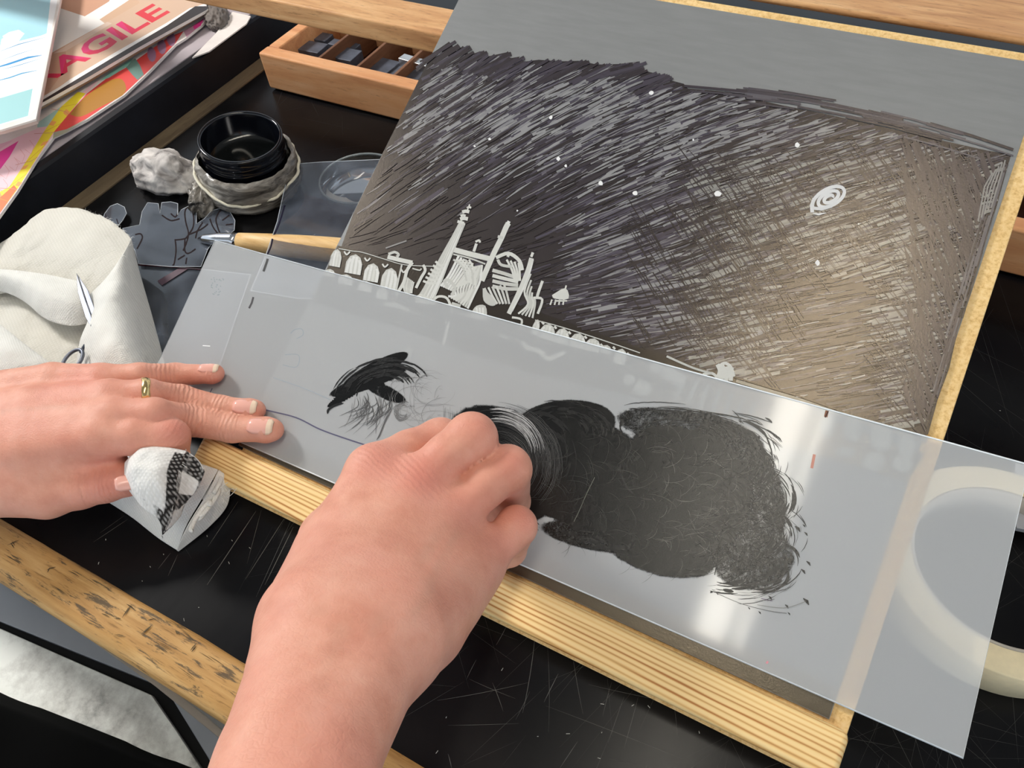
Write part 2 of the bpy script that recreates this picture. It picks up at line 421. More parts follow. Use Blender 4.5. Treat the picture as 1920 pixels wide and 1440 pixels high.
def skin():
    t = NT('skin'); v = t.coord()
    n = t.noise(v, 55, 4, 0.6); n2 = t.noise(v, 22, 3)
    c = t.ramp(n, [(0.25, srgb(206, 140, 116)), (0.5, srgb(222, 160, 136)), (0.78, srgb(232, 176, 154))])
    c = t.mix(c, srgb(214, 128, 112), t.math('MULTIPLY', t.attr('red'), 0.75))
    bl = t.ramp(n2, [(0.40, (0, 0, 0)), (0.72, (1, 1, 1))])
    c = t.mix(c, srgb(212, 140, 122), t.math('MULTIPLY', bl, 0.45))
    c = t.mix(c, srgb(188, 150, 128), t.math('MULTIPLY', t.attr('vein'), 0.22))
    t.col(c); t.set(Roughness=0.5); t.b.inputs['Specular IOR Level'].default_value = 0.36
    t.b.inputs['Subsurface Weight'].default_value = 0.18
    t.b.inputs['Subsurface Radius'].default_value = (0.006, 0.0025, 0.0015); t.b.inputs['Subsurface Scale'].default_value = 0.6
    cs = t.attr('cs'); cm = t.attr('cm')
    wob = t.noise(v, 160, 2)
    s = t.math('SINE', t.math('ADD', t.math('MULTIPLY', cs, 2 * math.pi / 0.0026), t.math('MULTIPLY', wob, 7)))
    h = t.math('MULTIPLY', t.math('MULTIPLY_ADD', s, 0.5, 0.5), cm)
    vo = t.node('ShaderNodeTexVoronoi', feature='DISTANCE_TO_EDGE'); vo.inputs['Scale'].default_value = 520
    t.link(v, vo.inputs['Vector'])
    fine = t.math('MINIMUM', vo.outputs['Distance'], 0.25)
    h = t.math('ADD', h, t.math('MULTIPLY', fine, 0.5))
    h = t.math('ADD', h, t.math('MULTIPLY', t.noise(v, 300, 3), 0.35))
    t.bump(h, 0.45, 0.0011); return t.m
M_SKIN = skin()
M_NAIL = plain('fingernail', srgb(236, 176, 160), 0.22, 0.6, 0, 0.04)
M_NAILTIP = plain('fingernail_tip', srgb(232, 206, 180), 0.3, 0.5)
M_GOLD = plain('gold', (0.80, 0.58, 0.26), 0.2, 0.5, 1.0, 0.2, 900)
M_SCISSOR = plain('bright_steel', (0.16, 0.17, 0.20), 0.42, 0.5, 1.0, 0.1)
M_FERRULE = plain('polished_ferrule', (0.72, 0.74, 0.78), 0.15, 0.5, 1.0, 0.05)
M_BEECH = wood('beech_handle', srgb(214, 166, 104), srgb(236, 196, 136), srgb(244, 212, 160), (14, 120, 120), 0.45, 0.3)
M_JAR = plain('black_jar_plastic', (0.003, 0.0035, 0.006), 0.12, 0.5)
M_JARINK = plain('jar_ink', (0.004, 0.005, 0.005), 0.15, 0.5)
M_STRING = plain('cream_string', srgb(226, 220, 200), 0.6)
def film_wrap():
    t = NT('smoky_plastic_wrap'); n = t.noise(t.coord((20, 20, 90)), 1.0, 5, 0.65, 0.6)
    t.col(t.ramp(n, [(0.36, srgb(30, 28, 28)), (0.5, srgb(128, 122, 114)), (0.64, srgb(206, 200, 190))]))
    t.set(Roughness=0.25); t.bump(n, 0.6, 0.003); return t.m
M_WRAP = film_wrap()
def tissue():
    t = NT('crumpled_tissue'); n = t.noise(t.coord(), 60, 4, 0.6, 0.8)
    t.col(t.ramp(n, [(0.32, srgb(106, 100, 98)), (0.5, srgb(190, 184, 180)), (0.66, srgb(226, 220, 214))]))
    t.set(Roughness=0.7); t.bump(n, 0.5, 0.004); return t.m
M_TISSUE = tissue()
M_TAPE = plain('masking_tape_side', srgb(238, 222, 184), 0.6, 0.3, 0, 0.05, 200)
M_TAPECORE = plain('tape_card_core', srgb(196, 188, 176), 0.8)
M_TYPE = plain('lead_type_metal', srgb(98, 102, 114), 0.45, 0.5, 0.4, 0.25, 120)
M_SILVER = plain('silver_bar', (0.75, 0.74, 0.72), 0.3, 0.5, 1.0)
M_PRINT = colmat('printed_paper', 0.42, 0.4)
M_PAPER = plain('paper_block', srgb(236, 228, 222), 0.8, 0.2)
M_CARD = plain('brown_card', srgb(152, 126, 100), 0.85, 0.2)
M_DUST = plain('pale_dust', srgb(212, 210, 200), 0.8)
M_SCRATCH = colmat('scratch', 0.5, 0.5)
M_GREYPANEL = plain('grey_panel', srgb(176, 178, 184), 0.5)

# ================================================================== STRUCTURE: bench, rails, lamp overhead
bench = thing('workbench', 'black lacquered workbench top with worn wooden front rail', 'workbench', (-0.1, 0.5, -0.1))
box('bench_top', -0.612, 0.80, 0.036, 1.05, -0.022, 0.0, M_TABLE, bench, 0.0008)
# front rail: rounded worn bar
prof = []
y0, y1, zt, zb, rr = 0.0105, 0.0395, 0.004, -0.024, 0.009
for cx, cz, a0 in ((y0 + rr, zt - rr, 180), (y1 - 0.004, zt - 0.004, 90)):
    r_ = rr if a0 == 180 else 0.004
    for k in range(7):
        a = math.radians(a0 - 90 * k / 6); prof.append((cx + r_ * math.cos(a), cz + r_ * math.sin(a)))
prof += [(y1, zb), (y0 + 0.006, zb), (y0, zb + 0.006)]
nx = 60; vs = []; fs = []; m_ = len(prof)
for i in range(nx + 1):
    x = -1.1 + 1.9 * i / nx
    for k, (y, z) in enumerate(prof):
        j = 0.0006 * mnoise.noise((x * 40, k * 0.4, 0)) + 0.0005 * mnoise.noise((x * 110, k * 0.6, 3))
        vs.append((x, y + j, z + j))
for i in range(nx):
    for k in range(m_):
        a = i * m_ + k; b = i * m_ + (k + 1) % m_; fs.append((a, b, b + m_, a + m_))
fs.append(tuple(range(m_))); fs.append(tuple(reversed([nx * m_ + k for k in range(m_)])))
o = mesh('front_rail', vs, fs, M_OLDWOOD, bench, smooth=True); fix_normals(o)
rg = Ribbons(lambda x, y, z: Vector((x, y, z)), 0.00465, 1e-7)
for (x0, y0, x1, y1, wd) in [(255, 330, 315, 310, 8), (270, 350, 285, 320, 10), (690, 600, 745, 510, 9), (640, 600, 690, 605, 8), (700, 515, 760, 560, 8), (800, 695, 880, 620, 10), (830, 610, 880, 600, 6), (990, 660, 1010, 700, 8),
        (1070, 790, 1110, 740, 14), (30, 190, 110, 160, 8), (60, 160, 90, 200, 8), (380, 330, 470, 380, 8), (640, 690, 720, 700, 5), (850, 725, 1000, 800, 4), (570, 570, 640, 600, 6), (250, 380, 420, 490, 3), (1000, 870, 1110, 950, 3), (0, 230, 120, 300, 5), (1130, 780, 1280, 880, 4), (1010, 660, 1120, 740, 5), (460, 350, 640, 460, 4)]:
    a = P(x0 / 3, 960 + y0 / 3, 0.0042); b = P(x1 / 3, 960 + y1 / 3, 0.0042)
    for k in range(3):
        t = random.random() * 0.4; jx, jy = random.gauss(0, 0.0005), random.gauss(0, 0.0005)
        rg.stroke([(a.x + (b.x - a.x) * t + jx, a.y + (b.y - a.y) * t + jy), (a.x + (b.x - a.x) * (t + 0.3) + jx, a.y + (b.y - a.y) * (t + 0.3) + jy + 0.0002), (a.x + (b.x - a.x) * (t + 0.6) + jx, a.y + (b.y - a.y) * (t + 0.6) + jy)], wd * 0.00006, random.choice([srgb(86, 74, 56), srgb(104, 90, 68), srgb(72, 62, 48)]), 0.4)
tag(rg.build('gouge_marks', colmat('gouge', 0.9, 0.1), bench), kind='stuff')
box('fascia', -1.1, 0.8, 0.0135, 0.036, -0.060, -0.0245, M_REDWOOD, bench, 0.001)
box('inlay_strip', -0.632, -0.6125, 0.036, 1.05, -0.022, 0.0012, M_STRIP, bench, 0.0008)
# raised black step at the left that carries the prints
step = [(-0.632, 0.0), (-0.636, 0.030), (-0.6365, 0.0345), (-0.639, 0.0365), (-0.646, 0.037), (-0.648, 0.033), (-0.652, 0.033), (-0.652, 0.0)]
vs = [(x, y, z) for y in (0.036, 1.05) for x, z in step]; n_ = len(step)
fs = [(k, (k + 1) % n_, n_ + (k + 1) % n_, n_ + k) for k in range(n_)] + [tuple(range(n_)), tuple(range(2 * n_ - 1, n_ - 1, -1))]
o = mesh('step_moulding', vs, fs, M_BLACKPAINT, bench); fix_normals(o)
box('raised_shelf', -1.25, -0.6522, 0.036, 1.05, -0.022, 0.0345, M_PLATFORM, bench, 0.001)
# knife scratches
rb = Ribbons(lambda x, y, z: Vector((x, y, z)), 0.00005, 2e-8)
def scratch(p, q, wd, col, bend=0.0):
    a = P(*p); b = P(*q); m = (a + b) / 2; d = (b - a); nrm = Vector((-d.y, d.x, 0)) * bend
    pts = []
    for i in range(7):
        t = i / 6; c = a.lerp(b, t) + nrm * (4 * t * (1 - t)); pts.append((c.x, c.y))
    rb.stroke(pts, wd, col, taper=0.4)
zs = lambda x, y, ox, oy: (ox + x / 3, oy + y / 3)
for (x0, y0, x1, y1, wd) in [(1440, 1015, 1165, 1430, 1.6), (1610, 1040, 1380, 1400, 1.2), (1650, 1105, 1490, 1430, 1.5), (1340, 960, 1170, 1215, 0.8),
        (720, 1060, 525, 1190, 0.8), (700, 1040, 560, 1140, 0.5), (960, 1250, 890, 1340, 0.8), (1000, 1260, 945, 1380, 0.8), (1470, 1010, 1390, 1310, 0.6)]:
    scratch(zs(x0, y0, 0, 620), zs(x1, y1, 0, 620), wd * 0.00022, (0.20, 0.19, 0.16))
for (x0, y0, x1, y1, wd) in [(1640, 40 - 0, 1440, 480, 1.2), (1090, 690, 1020, 1130, 1.2), (1220, 910, 1140, 1070, 1.2), (930, 640, 870, 750, 0.9), (850, 960, 910, 1120, 0.9),
        (540, 1060, 1050, 960, 0.8), (720, 940, 980, 1050, 0.6), (1300, 800, 1360, 1140, 0.7), (1520, 960, 1470, 1150, 0.6), (1150, 1090, 1920, 1390, 0.5),
        (1390, 970, 1920, 1080, 0.7), (600, 1200, 1000, 1190, 0.5), (760, 830, 705, 940, 0.8), (1160, 760, 1165, 1240, 0.5), (980, 1170, 1060, 1010, 0.6),
        (1590, 1040, 1500, 1300, 0.6), (1670, 1040, 1590, 1330, 0.6), (1870, 1080, 1890, 1260, 0.5), (1330, 1290, 1230, 1440, 0.8), (600, 1360, 620, 1440, 0.9)]:
    scratch(zs(x0, y0, 640, 960) if y0 > 300 else zs(x0, y0, 0, 960), zs(x1, y1, 640, 960) if y0 > 300 else zs(x1, y1, 0, 960), wd * 0.0002, (0.13, 0.13, 0.12), random.uniform(-0.02, 0.02))
rs = random.Random(3)
for k in range(420):       # fine random scoring on the clear areas in front
    x = rs.uniform(-0.30, 0.40); y = rs.uniform(0.045, 0.30)
    a = rs.gauss(1.2, 0.5) if rs.random() < 0.6 else rs.uniform(0, 3.14); L = rs.uniform(0.01, 0.09)
    g = rs.uniform(0.02, 0.07)
    rb.stroke([(x + math.cos(a) * L * t, y + math.sin(a) * L * t) for t in (0, 0.5, 1)], rs.uniform(0.00008, 0.00018), (g, g, g * 0.92), 0.4)
for k in range(160):       # right of the board
    x = rs.uniform(0.08, 0.32); y = rs.uniform(0.1, 0.45); a = rs.gauss(2.2, 0.6); L = rs.uniform(0.02, 0.12); g = rs.uniform(0.03, 0.10)
    rb.stroke([(x + math.cos(a) * L * t, y + math.sin(a) * L * t) for t in (0, 0.5, 1)], rs.uniform(0.00008, 0.00018), (g, g, g * 0.9), 0.4)
for k in range(60):
    x = rs.uniform(-0.6, -0.35); y = rs.uniform(0.2, 0.55); a = rs.uniform(0, 3.1); L = rs.uniform(0.01, 0.08); g = rs.uniform(0.02, 0.05)
    rb.stroke([(x + math.cos(a) * L * t, y + math.sin(a) * L * t) for t in (0, 0.5, 1)], 0.00012, (g, g, g), 0.4)
tag(rb.build('knife_scratches', M_SCRATCH, bench), kind='stuff')
# dust flecks
vs = []; fs = []
flecks = [zs(x, y, 0, 960) for x, y in [(920, 238), (800, 388), (1035, 606), (1118, 537), (1165, 135), (555, 288), (1405, 202), (1288, 286), (595, 155), (845, 308), (1305, 160)]] + \
         [zs(x, y, 640, 960) for x, y in [(1465, 1240), (1468, 1080), (538, 1350), (905, 885), (590, 1155), (1640, 1087), (1275, 1247), (1450, 1385), (1730, 1095), (1105, 1262)]] + \
         [(1311, 1373), (420, 155), (326, 280), (378, 172), (590, 440), (1875, 770), (640, 900)]
flecks = flecks[:-1]
for (fx, fy) in flecks:
    c = P(fx, fy); a = rs.uniform(0, 3.1); L = rs.uniform(0.0003, 0.0010); W = 0.00013
    d = Vector((math.cos(a), math.sin(a), 0)) * L; nn = Vector((-math.sin(a), math.cos(a), 0)) * W; up = Vector((0, 0, 0.0005)); b = len(vs)
    vs += [c - d - nn, c + d - nn, c + d + nn, c - d + nn, c + up]
    fs += [(b, b + 1, b + 4), (b + 1, b + 2, b + 4), (b + 2, b + 3, b + 4), (b + 3, b, b + 4)]
tag(mesh('dust_flecks', vs, fs, M_DUST, bench), kind='stuff')

# overhead strip lamp (its reflection is the bright band on the sheet)
def emit(name, col, strength):
    t = NT(name); t.set(Roughness=0.5); t.b.inputs['Emission Color'].default_value = (*col, 1); t.b.inputs['Emission Strength'].default_value = strength
    return t.m
lamp = thing('strip_lamp', 'long white strip lamp hanging over the bench', 'lamp', (0.03, 0.0, 1.35))
M_LAMPW = plain('white_lamp_housing', (0.7, 0.7, 0.68), 0.5)
LX = 0.022; LZ = 1.30
box('housing', LX - 0.075, LX + 0.085, -0.50, 0.55, LZ + 0.03, LZ + 0.075, M_LAMPW, lamp, 0.004)
box('diffuser', LX - 0.030, LX + 0.030, -0.485, 0.535, LZ, LZ + 0.029, emit('lamp_diffuser', (1.0, 0.93, 0.80), 19.0), lamp, 0.004)
box('side_tube', LX + 0.062, LX + 0.074, -0.485, 0.535, LZ + 0.008, LZ + 0.029, emit('lamp_tube', (1.0, 0.93, 0.80), 14.0), lamp, 0.003)
for k, yy in enumerate((-0.35, 0.40)):
    tube('hanging_wire', [(LX, yy, LZ + 0.075), (LX, yy, 2.199)], 0.002, M_RUBBER, lamp)

flo = box('floor', -3.0, 3.0, -2.5, 3.5, -0.86, -0.80, plain('floor_boards', srgb(120, 112, 102), 0.7)); tag(flo, 'plain floor below the bench', kind='structure')
ceil = box('ceiling', -3.0, 3.0, -2.5, 3.5, 2.20, 2.26, plain('ceiling_paint', (0.42, 0.41, 0.40), 0.9, 0.2)); tag(ceil, 'plain painted ceiling above the bench', kind='structure')

# rack: two oak rails that cross the bench behind
rack = thing('wooden_rack', 'oak rack with two long rails across the back of the bench', 'rack', (-0.2, 0.55, 0.0))
def beam(name, p_left, p_right, depth, z0, z1, x0, x1, mat):
    d = (p_right - p_left); d.z = 0; d.normalize(); nn = Vector((-d.y, d.x, 0))
    a = p_left + d * ((x0 - p_left.x) / d.x); b = p_left + d * ((x1 - p_left.x) / d.x)
    a.z = b.z = z1
    o = slab(name, [a, b, b + nn * depth, a + nn * depth], (0, 0, z1 - z0), mat, rack, 0.002); return a, b, nn
BZ = 0.143
a1, b1, n1 = beam('rail', Vector((-0.5, 0.4367, BZ)), Vector((0.0, 0.4367, BZ)), 0.0365, BZ - 0.0165, BZ, -1.15, 0.78, M_OAK)
a2, b2, n2 = beam('rail', P(1470, 0, BZ), P(1920, 73, BZ), 0.085, BZ - 0.005, BZ, -1.15, 0.78, M_OAK)
for q, nm in ((a1, 'post'), (b1, 'post')):
    xx = q.x + (0.02 if q.x < 0 else -0.06)
    box('post', xx, xx + 0.04, 0.4367, 0.72, 0.0345 if q.x < 0 else 0.0, BZ - 0.025, M_OAK, rack, 0.002)

# steel cabinet below the bench front
cab = thing('steel_cabinet', 'grey mottled steel cabinet top below the worn front rail', 'cabinet', P(150, 1300, -0.12))
ZC = -0.10
def cpoly(pts, z): return [P(x, y, z) for x, y in pts]
slab('cabinet_body', cpoly([(-250, 900), (60, 1080), (425, 1385), (430, 1700), (-250, 1700)], ZC - 0.006), (0, 0, 0.06), M_RUBBER, cab)
slab('panel', cpoly([(-200, 985), (20, 1075), (130, 1168), (292, 1283), (140, 1222), (0, 1165), (-200, 1080)], ZC), (0, 0, 0.005), M_STEELP, cab, 0.0006)
slab('panel', cpoly([(-200, 1098), (0, 1178), (140, 1240), (284, 1303), (330, 1370), (390, 1460), (470, 1600), (-200, 1600)], ZC), (0, 0, 0.005), M_STEEL, cab, 0.0006)
slab('panel', cpoly([(318, 1303), (412, 1384), (440, 1500), (420, 1470)], ZC), (0, 0, 0.005), M_STEELP, cab, 0.0006)
slab('edge_trim', cpoly([(100, 1130), (130, 1156), (300, 1272), (430, 1380), (424, 1394), (290, 1286), (110, 1158)], ZC + 0.006), (0, 0, 0.010), M_TRIMGREY, cab, 0.0006)

# ================================================================== BENCH HOOK, PLATE, SHEET
hook = thing('bench_hook', 'brown fibreboard bench hook with a pine batten along its front', 'bench hook', BP(-0.2, 0.0, -0.006))
bt = bslab('front_batten', -0.3945, -0.0005, -0.0275, -0.0040, 0.0002, 0.0102, M_PINE, hook, 0.0035)
plate = thing('printing_plate', 'large grey plate with a dense black pen drawing of a night sky', 'printing plate', BP(-0.2, 0.2, 0.0))
PU0 = S(858 - 0.4905 * 330, 330, 0.0016).x - O[0]; PU1 = S(1828, 530, 0.0016).x - O[0]; PV0 = -0.0025; PV1 = float((np.array(S(1600, 61, 0.0016)) - O) @ BE)
MU1 = S(1755, 870, 0.0).x - O[0]; MV1 = float((np.array(S(1600, 47, 0.0)) - O) @ BE)
bslab('base_board', PU0 + 0.003, MU1, -0.030, MV1, -0.006, 0.0, M_MDF, hook, 0.0006)
bslab('plate_sheet', PU0, PU1, PV0, PV1, 0.0002, 0.0016, M_PLATE, plate, 0.0003)

def onplate(x, y, off): return S(x, y, off)
POFF = 0.0016
rs = random.Random(11)
# dark ground of the drawing
edge_top = [(822, 92), (842, 78), (856, 96), (868, 86), (880, 104), (900, 96), (905, 108), (950, 98), (940, 112), (975, 106), (965, 118), (1010, 112), (1050, 115),
            (1085, 114), (1120, 121), (1160, 120), (1200, 115), (1190, 128), (1218, 135), (1240, 140), (1255, 150), (1282, 157), (1290, 166), (1340, 170), (1396, 176), (1400, 182),
            (1460, 196), (1540, 212), (1640, 234), (1760, 262), (1850, 282), (1896, 290)]
right_e = [(1884, 330), (1868, 390), (1846, 455), (1820, 545), (1796, 620), (1780, 690), (1758, 750), (1740, 815)]
bottom_e = [(1700, 817), (1620, 790), (1540, 765), (1480, 744), (1420, 724), (1380, 713), (1300, 690), (1240, 668), (1200, 655), (1180, 648)]
ground = [(1400, 1000), (1000, 900), (520, 700)]
def plate_left(y):
    # photo x of the plate's left edge
    return 858 - 0.4905 * y
left_e = [(plate_left(y) + 0.8, y) for y in (640, 560, 470, 400, 330, 260, 190, 130, 100)]
DK = srgb(40, 37, 43); DK2 = srgb(58, 54, 64)
dr = Ribbons(onplate, POFF + 0.00004, 5e-8)
# base in strips so that it stays clean: fan between left/top and bottom/right
base_poly = edge_top + right_e + bottom_e + [(1010, 590), (780, 500), (640, 462)] + [p for p in left_e if p[1] < 470]
bo = mesh('drawing_ground', [S(x, y, POFF + 0.00003) for x, y in base_poly], [tuple(range(len(base_poly)))], M_PEN, plate, facecol=[(*DK, 1)])
# lower town band, black, continuing below the sheet
band = [(plate_left(460) + 1, 460), (700, 478), (780, 497), (1010, 585), (1180, 645), (1240, 664), (1380, 709), (1500, 752), (1560, 790), (1735, 850),
        (1700, 905), (1600, 872), (1480, 838), (1330, 790), (1180, 742), (1000, 700), (860, 656), (740, 610), (650, 588), (plate_left(560) + 1, 566)]
mesh('town_ground', [S(x, y, POFF + 0.00006) for x, y in band], [tuple(range(len(band)))], M_PEN, plate, facecol=[(*srgb(30, 27, 28), 1)])

def sdir(x, y):
    """direction of the pen hatching in degrees (photo), by place"""
    a = -27 + 6 * math.sin(x / 170.0) 
    if x < 800: a = -33 - (800 - x) * 0.02
    if y > 430 and x < 1250: a = -20
    if x > 1350: a = -17 + (y - 300) * 0.006
    if x > 1000 and y > 520: a = -11
    return a
def light_density(x, y):
    if x < 1300:
        k = y - (215 + (x - 800) * 0.10)
        d = 0.95 if k < 0 else max(0.10, 0.85 - k / 150)
        if 980 < x and y > 330: d = min(0.75, 0.22 + (x - 980) / 420)
        if x < 1060 and y > 390: d = 0.04
        if x < 760: d = min(d, 0.35)
    else:
        d = 0.75
        if 1430 < x < 1660 and y > 500: d = 0.14
    return d
inb = lambda x, y: inside(x, y, base_poly)
sky_ok = lambda x, y: inb(x, y) and y < 460 + (x - 640) * 0.36 - 4
def hatch(n, lens, wds, cols, dens=True, ang=None, region=None, margin=3):
    c = 0; tries = 0
    while c < n and tries < n * 30:
        tries += 1
        x = rs.uniform(640, 1900); y = rs.uniform(80, 815)
        if region and not region(x, y): continue
        if not sky_ok(x, y): continue
        if dens and rs.random() > light_density(x, y): continue
        a = math.radians((sdir(x, y) if ang is None else ang) + rs.gauss(0, 2.5))
        L = rs.uniform(*lens); dx, dy = math.cos(a) * L / 2, math.sin(a) * L / 2
        if not (sky_ok(x - dx * 1.05, y - dy * 1.05) and sky_ok(x + dx * 1.05, y + dy * 1.05)): continue
        b = rs.uniform(-0.03, 0.03) * L
        dr.stroke([(x - dx, y - dy), (x + b * 0.3, y - b), (x + dx, y + dy)], rs.uniform(*wds), rs.choice(cols), taper=0.35 if rs.random() < 0.6 else 0.0)
        c += 1
hatch(1900, (40, 120), (3, 7), [srgb(60, 56, 68), srgb(70, 66, 80), srgb(52, 48, 58)], True)
hatch(2300, (18, 80), (1.0, 2.8), [srgb(104, 102, 110), srgb(88, 85, 96), srgb(118, 116, 120)])
hatch(900, (14, 64), (1.8, 5.0), [srgb(138, 138, 140), srgb(128, 128, 130)], True)
hatch(420, (14, 60), (2.0, 5.5), [srgb(138, 138, 140), srgb(126, 126, 130)], True, None, lambda x, y: y < 330 and x < 1500)
hatch(900, (30, 90), (1.0, 2.4), [srgb(40, 36, 42), srgb(34, 31, 36)], False)
hatch(260, (30, 90), (3, 7), [srgb(42, 38, 44), srgb(48, 44, 52)], False)
# open light cross-hatched zone at the right
right_zone = lambda x, y: x > 1290 and (y > 300) and not (1450 < x < 1640 and y > 520)
hatch(420, (18, 70), (2.5, 6.5), [srgb(134, 135, 132), srgb(124, 124, 122)], False, None, right_zone)
hatch(420, (30, 110), (1.2, 2.6), [srgb(58, 53, 56), srgb(48, 44, 48)], False, 52, right_zone)
hatch(260, (40, 120), (1.2, 2.4), [srgb(62, 57, 60), srgb(52, 48, 50)], False, -17, right_zone)
mid_zone = lambda x, y: 1180 < x < 1500 and 380 < y < 640
hatch(220, (20, 80), (1.2, 2.2), [srgb(44, 40, 44)], False, 58, mid_zone)
corner = lambda x, y: x > 1700 and y > 240
hatch(300, (30, 90), (3, 7), [srgb(58, 53, 58), srgb(66, 60, 66)], False, 70, corner)
# ragged stroke ends along the upper edge
for i in range(len(edge_top) - 12):
    for k in range(4):
        (x0, y0), (x1, y1) = edge_top[i], edge_top[i + 1]; t = rs.random()
        x = x0 + (x1 - x0) * t; y = y0 + (y1 - y0) * t + 6
        a = math.radians(sdir(x, y) + rs.gauss(0, 4)); L = rs.uniform(30, 70)
        dr.stroke([(x + math.cos(a) * 14, y + math.sin(a) * 14), (x - math.cos(a) * L * 0.5, y - math.sin(a) * L * 0.5), (x - math.cos(a) * L, y - math.sin(a) * L)],
                  rs.uniform(3, 6), rs.choice([srgb(52, 48, 58), srgb(62, 58, 70), srgb(44, 40, 48)]))
# long ruled strokes along the top right and the right edge
for k in range(34):
    t0 = rs.uniform(0, 0.8); t1 = t0 + rs.uniform(0.08, 0.3); off = rs.gauss(4, 7)
    f = lambda t: (1285 + 615 * t, 162 + 34 * t + 92 * t * t + off + rs.uniform(-0.6, 0.6))
    dr.stroke([f(t0), f((t0 + t1) / 2), f(min(1, t1))], rs.uniform(2.5, 6), rs.choice([srgb(60, 57, 66), srgb(70, 67, 76), srgb(50, 47, 54), srgb(84, 82, 90)]))
dr.stroke([(1283, 161), (1340, 166), (1398, 172)], 4.5, srgb(50, 46, 56))
for k in range(26):
    t0 = rs.uniform(0, 0.8); t1 = min(1, t0 + rs.uniform(0.1, 0.35)); off = rs.gauss(-8, 6)
    f = lambda t: (1893 + (1742 - 1893) * t + min(off, 0), 300 + 505 * t)
    dr.stroke([f(t0), f((t0 + t1) / 2), f(t1)], rs.uniform(2, 5), rs.choice([srgb(66, 60, 66), srgb(54, 50, 54), srgb(92, 90, 96)]))
for k in range(5):
    off = 6 * k; dr.stroke([(1885 - off, 300 + off), (1870 - off, 350), (1858 - off, 390 + off)], 3, srgb(128, 128, 128))
# dark sloped line of the horizon at the right
dr.stroke([(1380, 714), (1500, 750), (1620, 792), (1738, 828)], 6, srgb(120, 120, 114))
dr.stroke([(1376, 707), (1500, 743), (1620, 786), (1740, 822)], 3, srgb(30, 28, 28))
tag(dr.build('pen_strokes', M_PEN, plate), kind='stuff')
mesh('dark_margin', [BP(PU0 + 0.0004, PV0 + 0.0004, POFF + 0.00003), BP(PU1 - 0.0004, PV0 + 0.0004, POFF + 0.00003), BP(PU1 - 0.0004, 0.0125, POFF + 0.00003), BP(PU0 + 0.0004, 0.0125, POFF + 0.00003)], [(0, 1, 2, 3)], M_PEN, plate, facecol=[(*srgb(74, 70, 60), 1)])  # darker band along the plate's bottom edge

# scraped / opaque pale marks: stars, moon, pavilion
sc = Ribbons(onplate, POFF + 0.00045, 6e-8)
G1, G2, G3 = srgb(196, 196, 190), srgb(182, 182, 176), srgb(206, 206, 202)
def star(x, y, r):
    sc.poly([(x + r * (1 + 0.25 * rs.uniform(-1, 1)) * math.cos(a), y + r * (1 + 0.25 * rs.uniform(-1, 1)) * math.sin(a)) for a in [k * math.pi / 4 for k in range(8)]], srgb(226, 226, 226))
for x, y, r in [(1221, 174, 4.5), (1033, 220, 3.5), (918, 261, 2.5), (890, 274, 2), (1047, 298, 4), (1061, 311, 2.5), (1126, 344, 4.5), (1191, 362, 4.5), (1346, 363, 6), (1495, 272, 4.5),
                (1533, 493, 5), (1300, 262, 2), (970, 395, 1.6), (1610, 420, 1.6)]: star(x, y, r)
# moon: spiral swirl
moon = []
for k in range(70):
    t = k / 69; a = t * 5.2 * math.pi + 2.6; r = 1 - 0.86 * t
    x, y = 34 * r * math.cos(a), 23 * r * math.sin(a); moon.append((1556 + x * 0.97 + y * -0.25, 371 + y + x * -0.26))
sc.stroke(moon, 6.5, srgb(210, 210, 210))
sc.stroke([(1523, 398), (1522, 385), (1527, 372)], 7, srgb(210, 210, 210)); sc.stroke([(1524, 390), (1540, 392), (1560, 386)], 6, srgb(206, 206, 206))
sc.stroke([(1524, 400), (1535, 402), (1549, 399)], 4, srgb(214, 214, 214), 0.3)
def zz(pts): return [(560 + x / 3, 340 + y / 3) for x, y in pts]
def ln(pts, wd, col=G1, sm=True, taper=0.0):
    p = zz(pts); p = smooth_line(p, 4) if sm and len(p) > 2 else p
    sc.stroke(p, wd / 3, col, taper)
def blob(pts, col=G1):
    p = smooth_line(zz(pts + [pts[0]]), 3)[:-1]; sc.poly(p, col)
def arch(cx, cy, w_, h_, tilt=0.0, n=4):
    """an arch filled with scraped strokes"""
    ca, sa = math.cos(tilt), math.sin(tilt)
    pr = lambda x, y: (cx + x * ca - y * sa, cy + x * sa + y * ca)
    out = [pr(-w_ / 2, h_ / 2), pr(-w_ / 2, -h_ * 0.05), pr(-w_ * 0.32, -h_ * 0.36), pr(0, -h_ / 2), pr(w_ * 0.32, -h_ * 0.36), pr(w_ / 2, -h_ * 0.05), pr(w_ / 2, h_ / 2)]
    sc.poly(zz(out), G2)
    for k in range(n):
        x = -w_ / 2 + w_ * (k + 0.5) / n; top = -h_ / 2 + abs(x) / w_ * h_ * 0.55
        ln([pr(x, h_ * 0.5), pr(x + rs.uniform(-4, 4), 0), pr(x * 0.7, top + 6)], w_ / n * 0.62, rs.choice([G1, G3]))
T = 0.36
for cx, cy, w_, h_ in [(210, 430, 62, 100), (312, 465, 92, 112), (412, 512, 86, 104), (512, 545, 90, 118)]: arch(cx, cy, w_, h_, T * 0.5)
for cx, cy, w_, h_ in [(175, 515, 60, 44), (265, 552, 84, 60), (375, 590, 76, 60), (470, 630, 64, 66)]: arch(cx, cy, w_, h_, T * 0.5, 3)
ln([(225, 378), (300, 392), (360, 400), (490, 440), (600, 470), (760, 478)], 5, G2)
for x, y in [(270, 400), (385, 435), (485, 470), (590, 500)]: ln([(x - 14, y - 6), (x, y + 12), (x + 18, y - 4)], 9, G1)
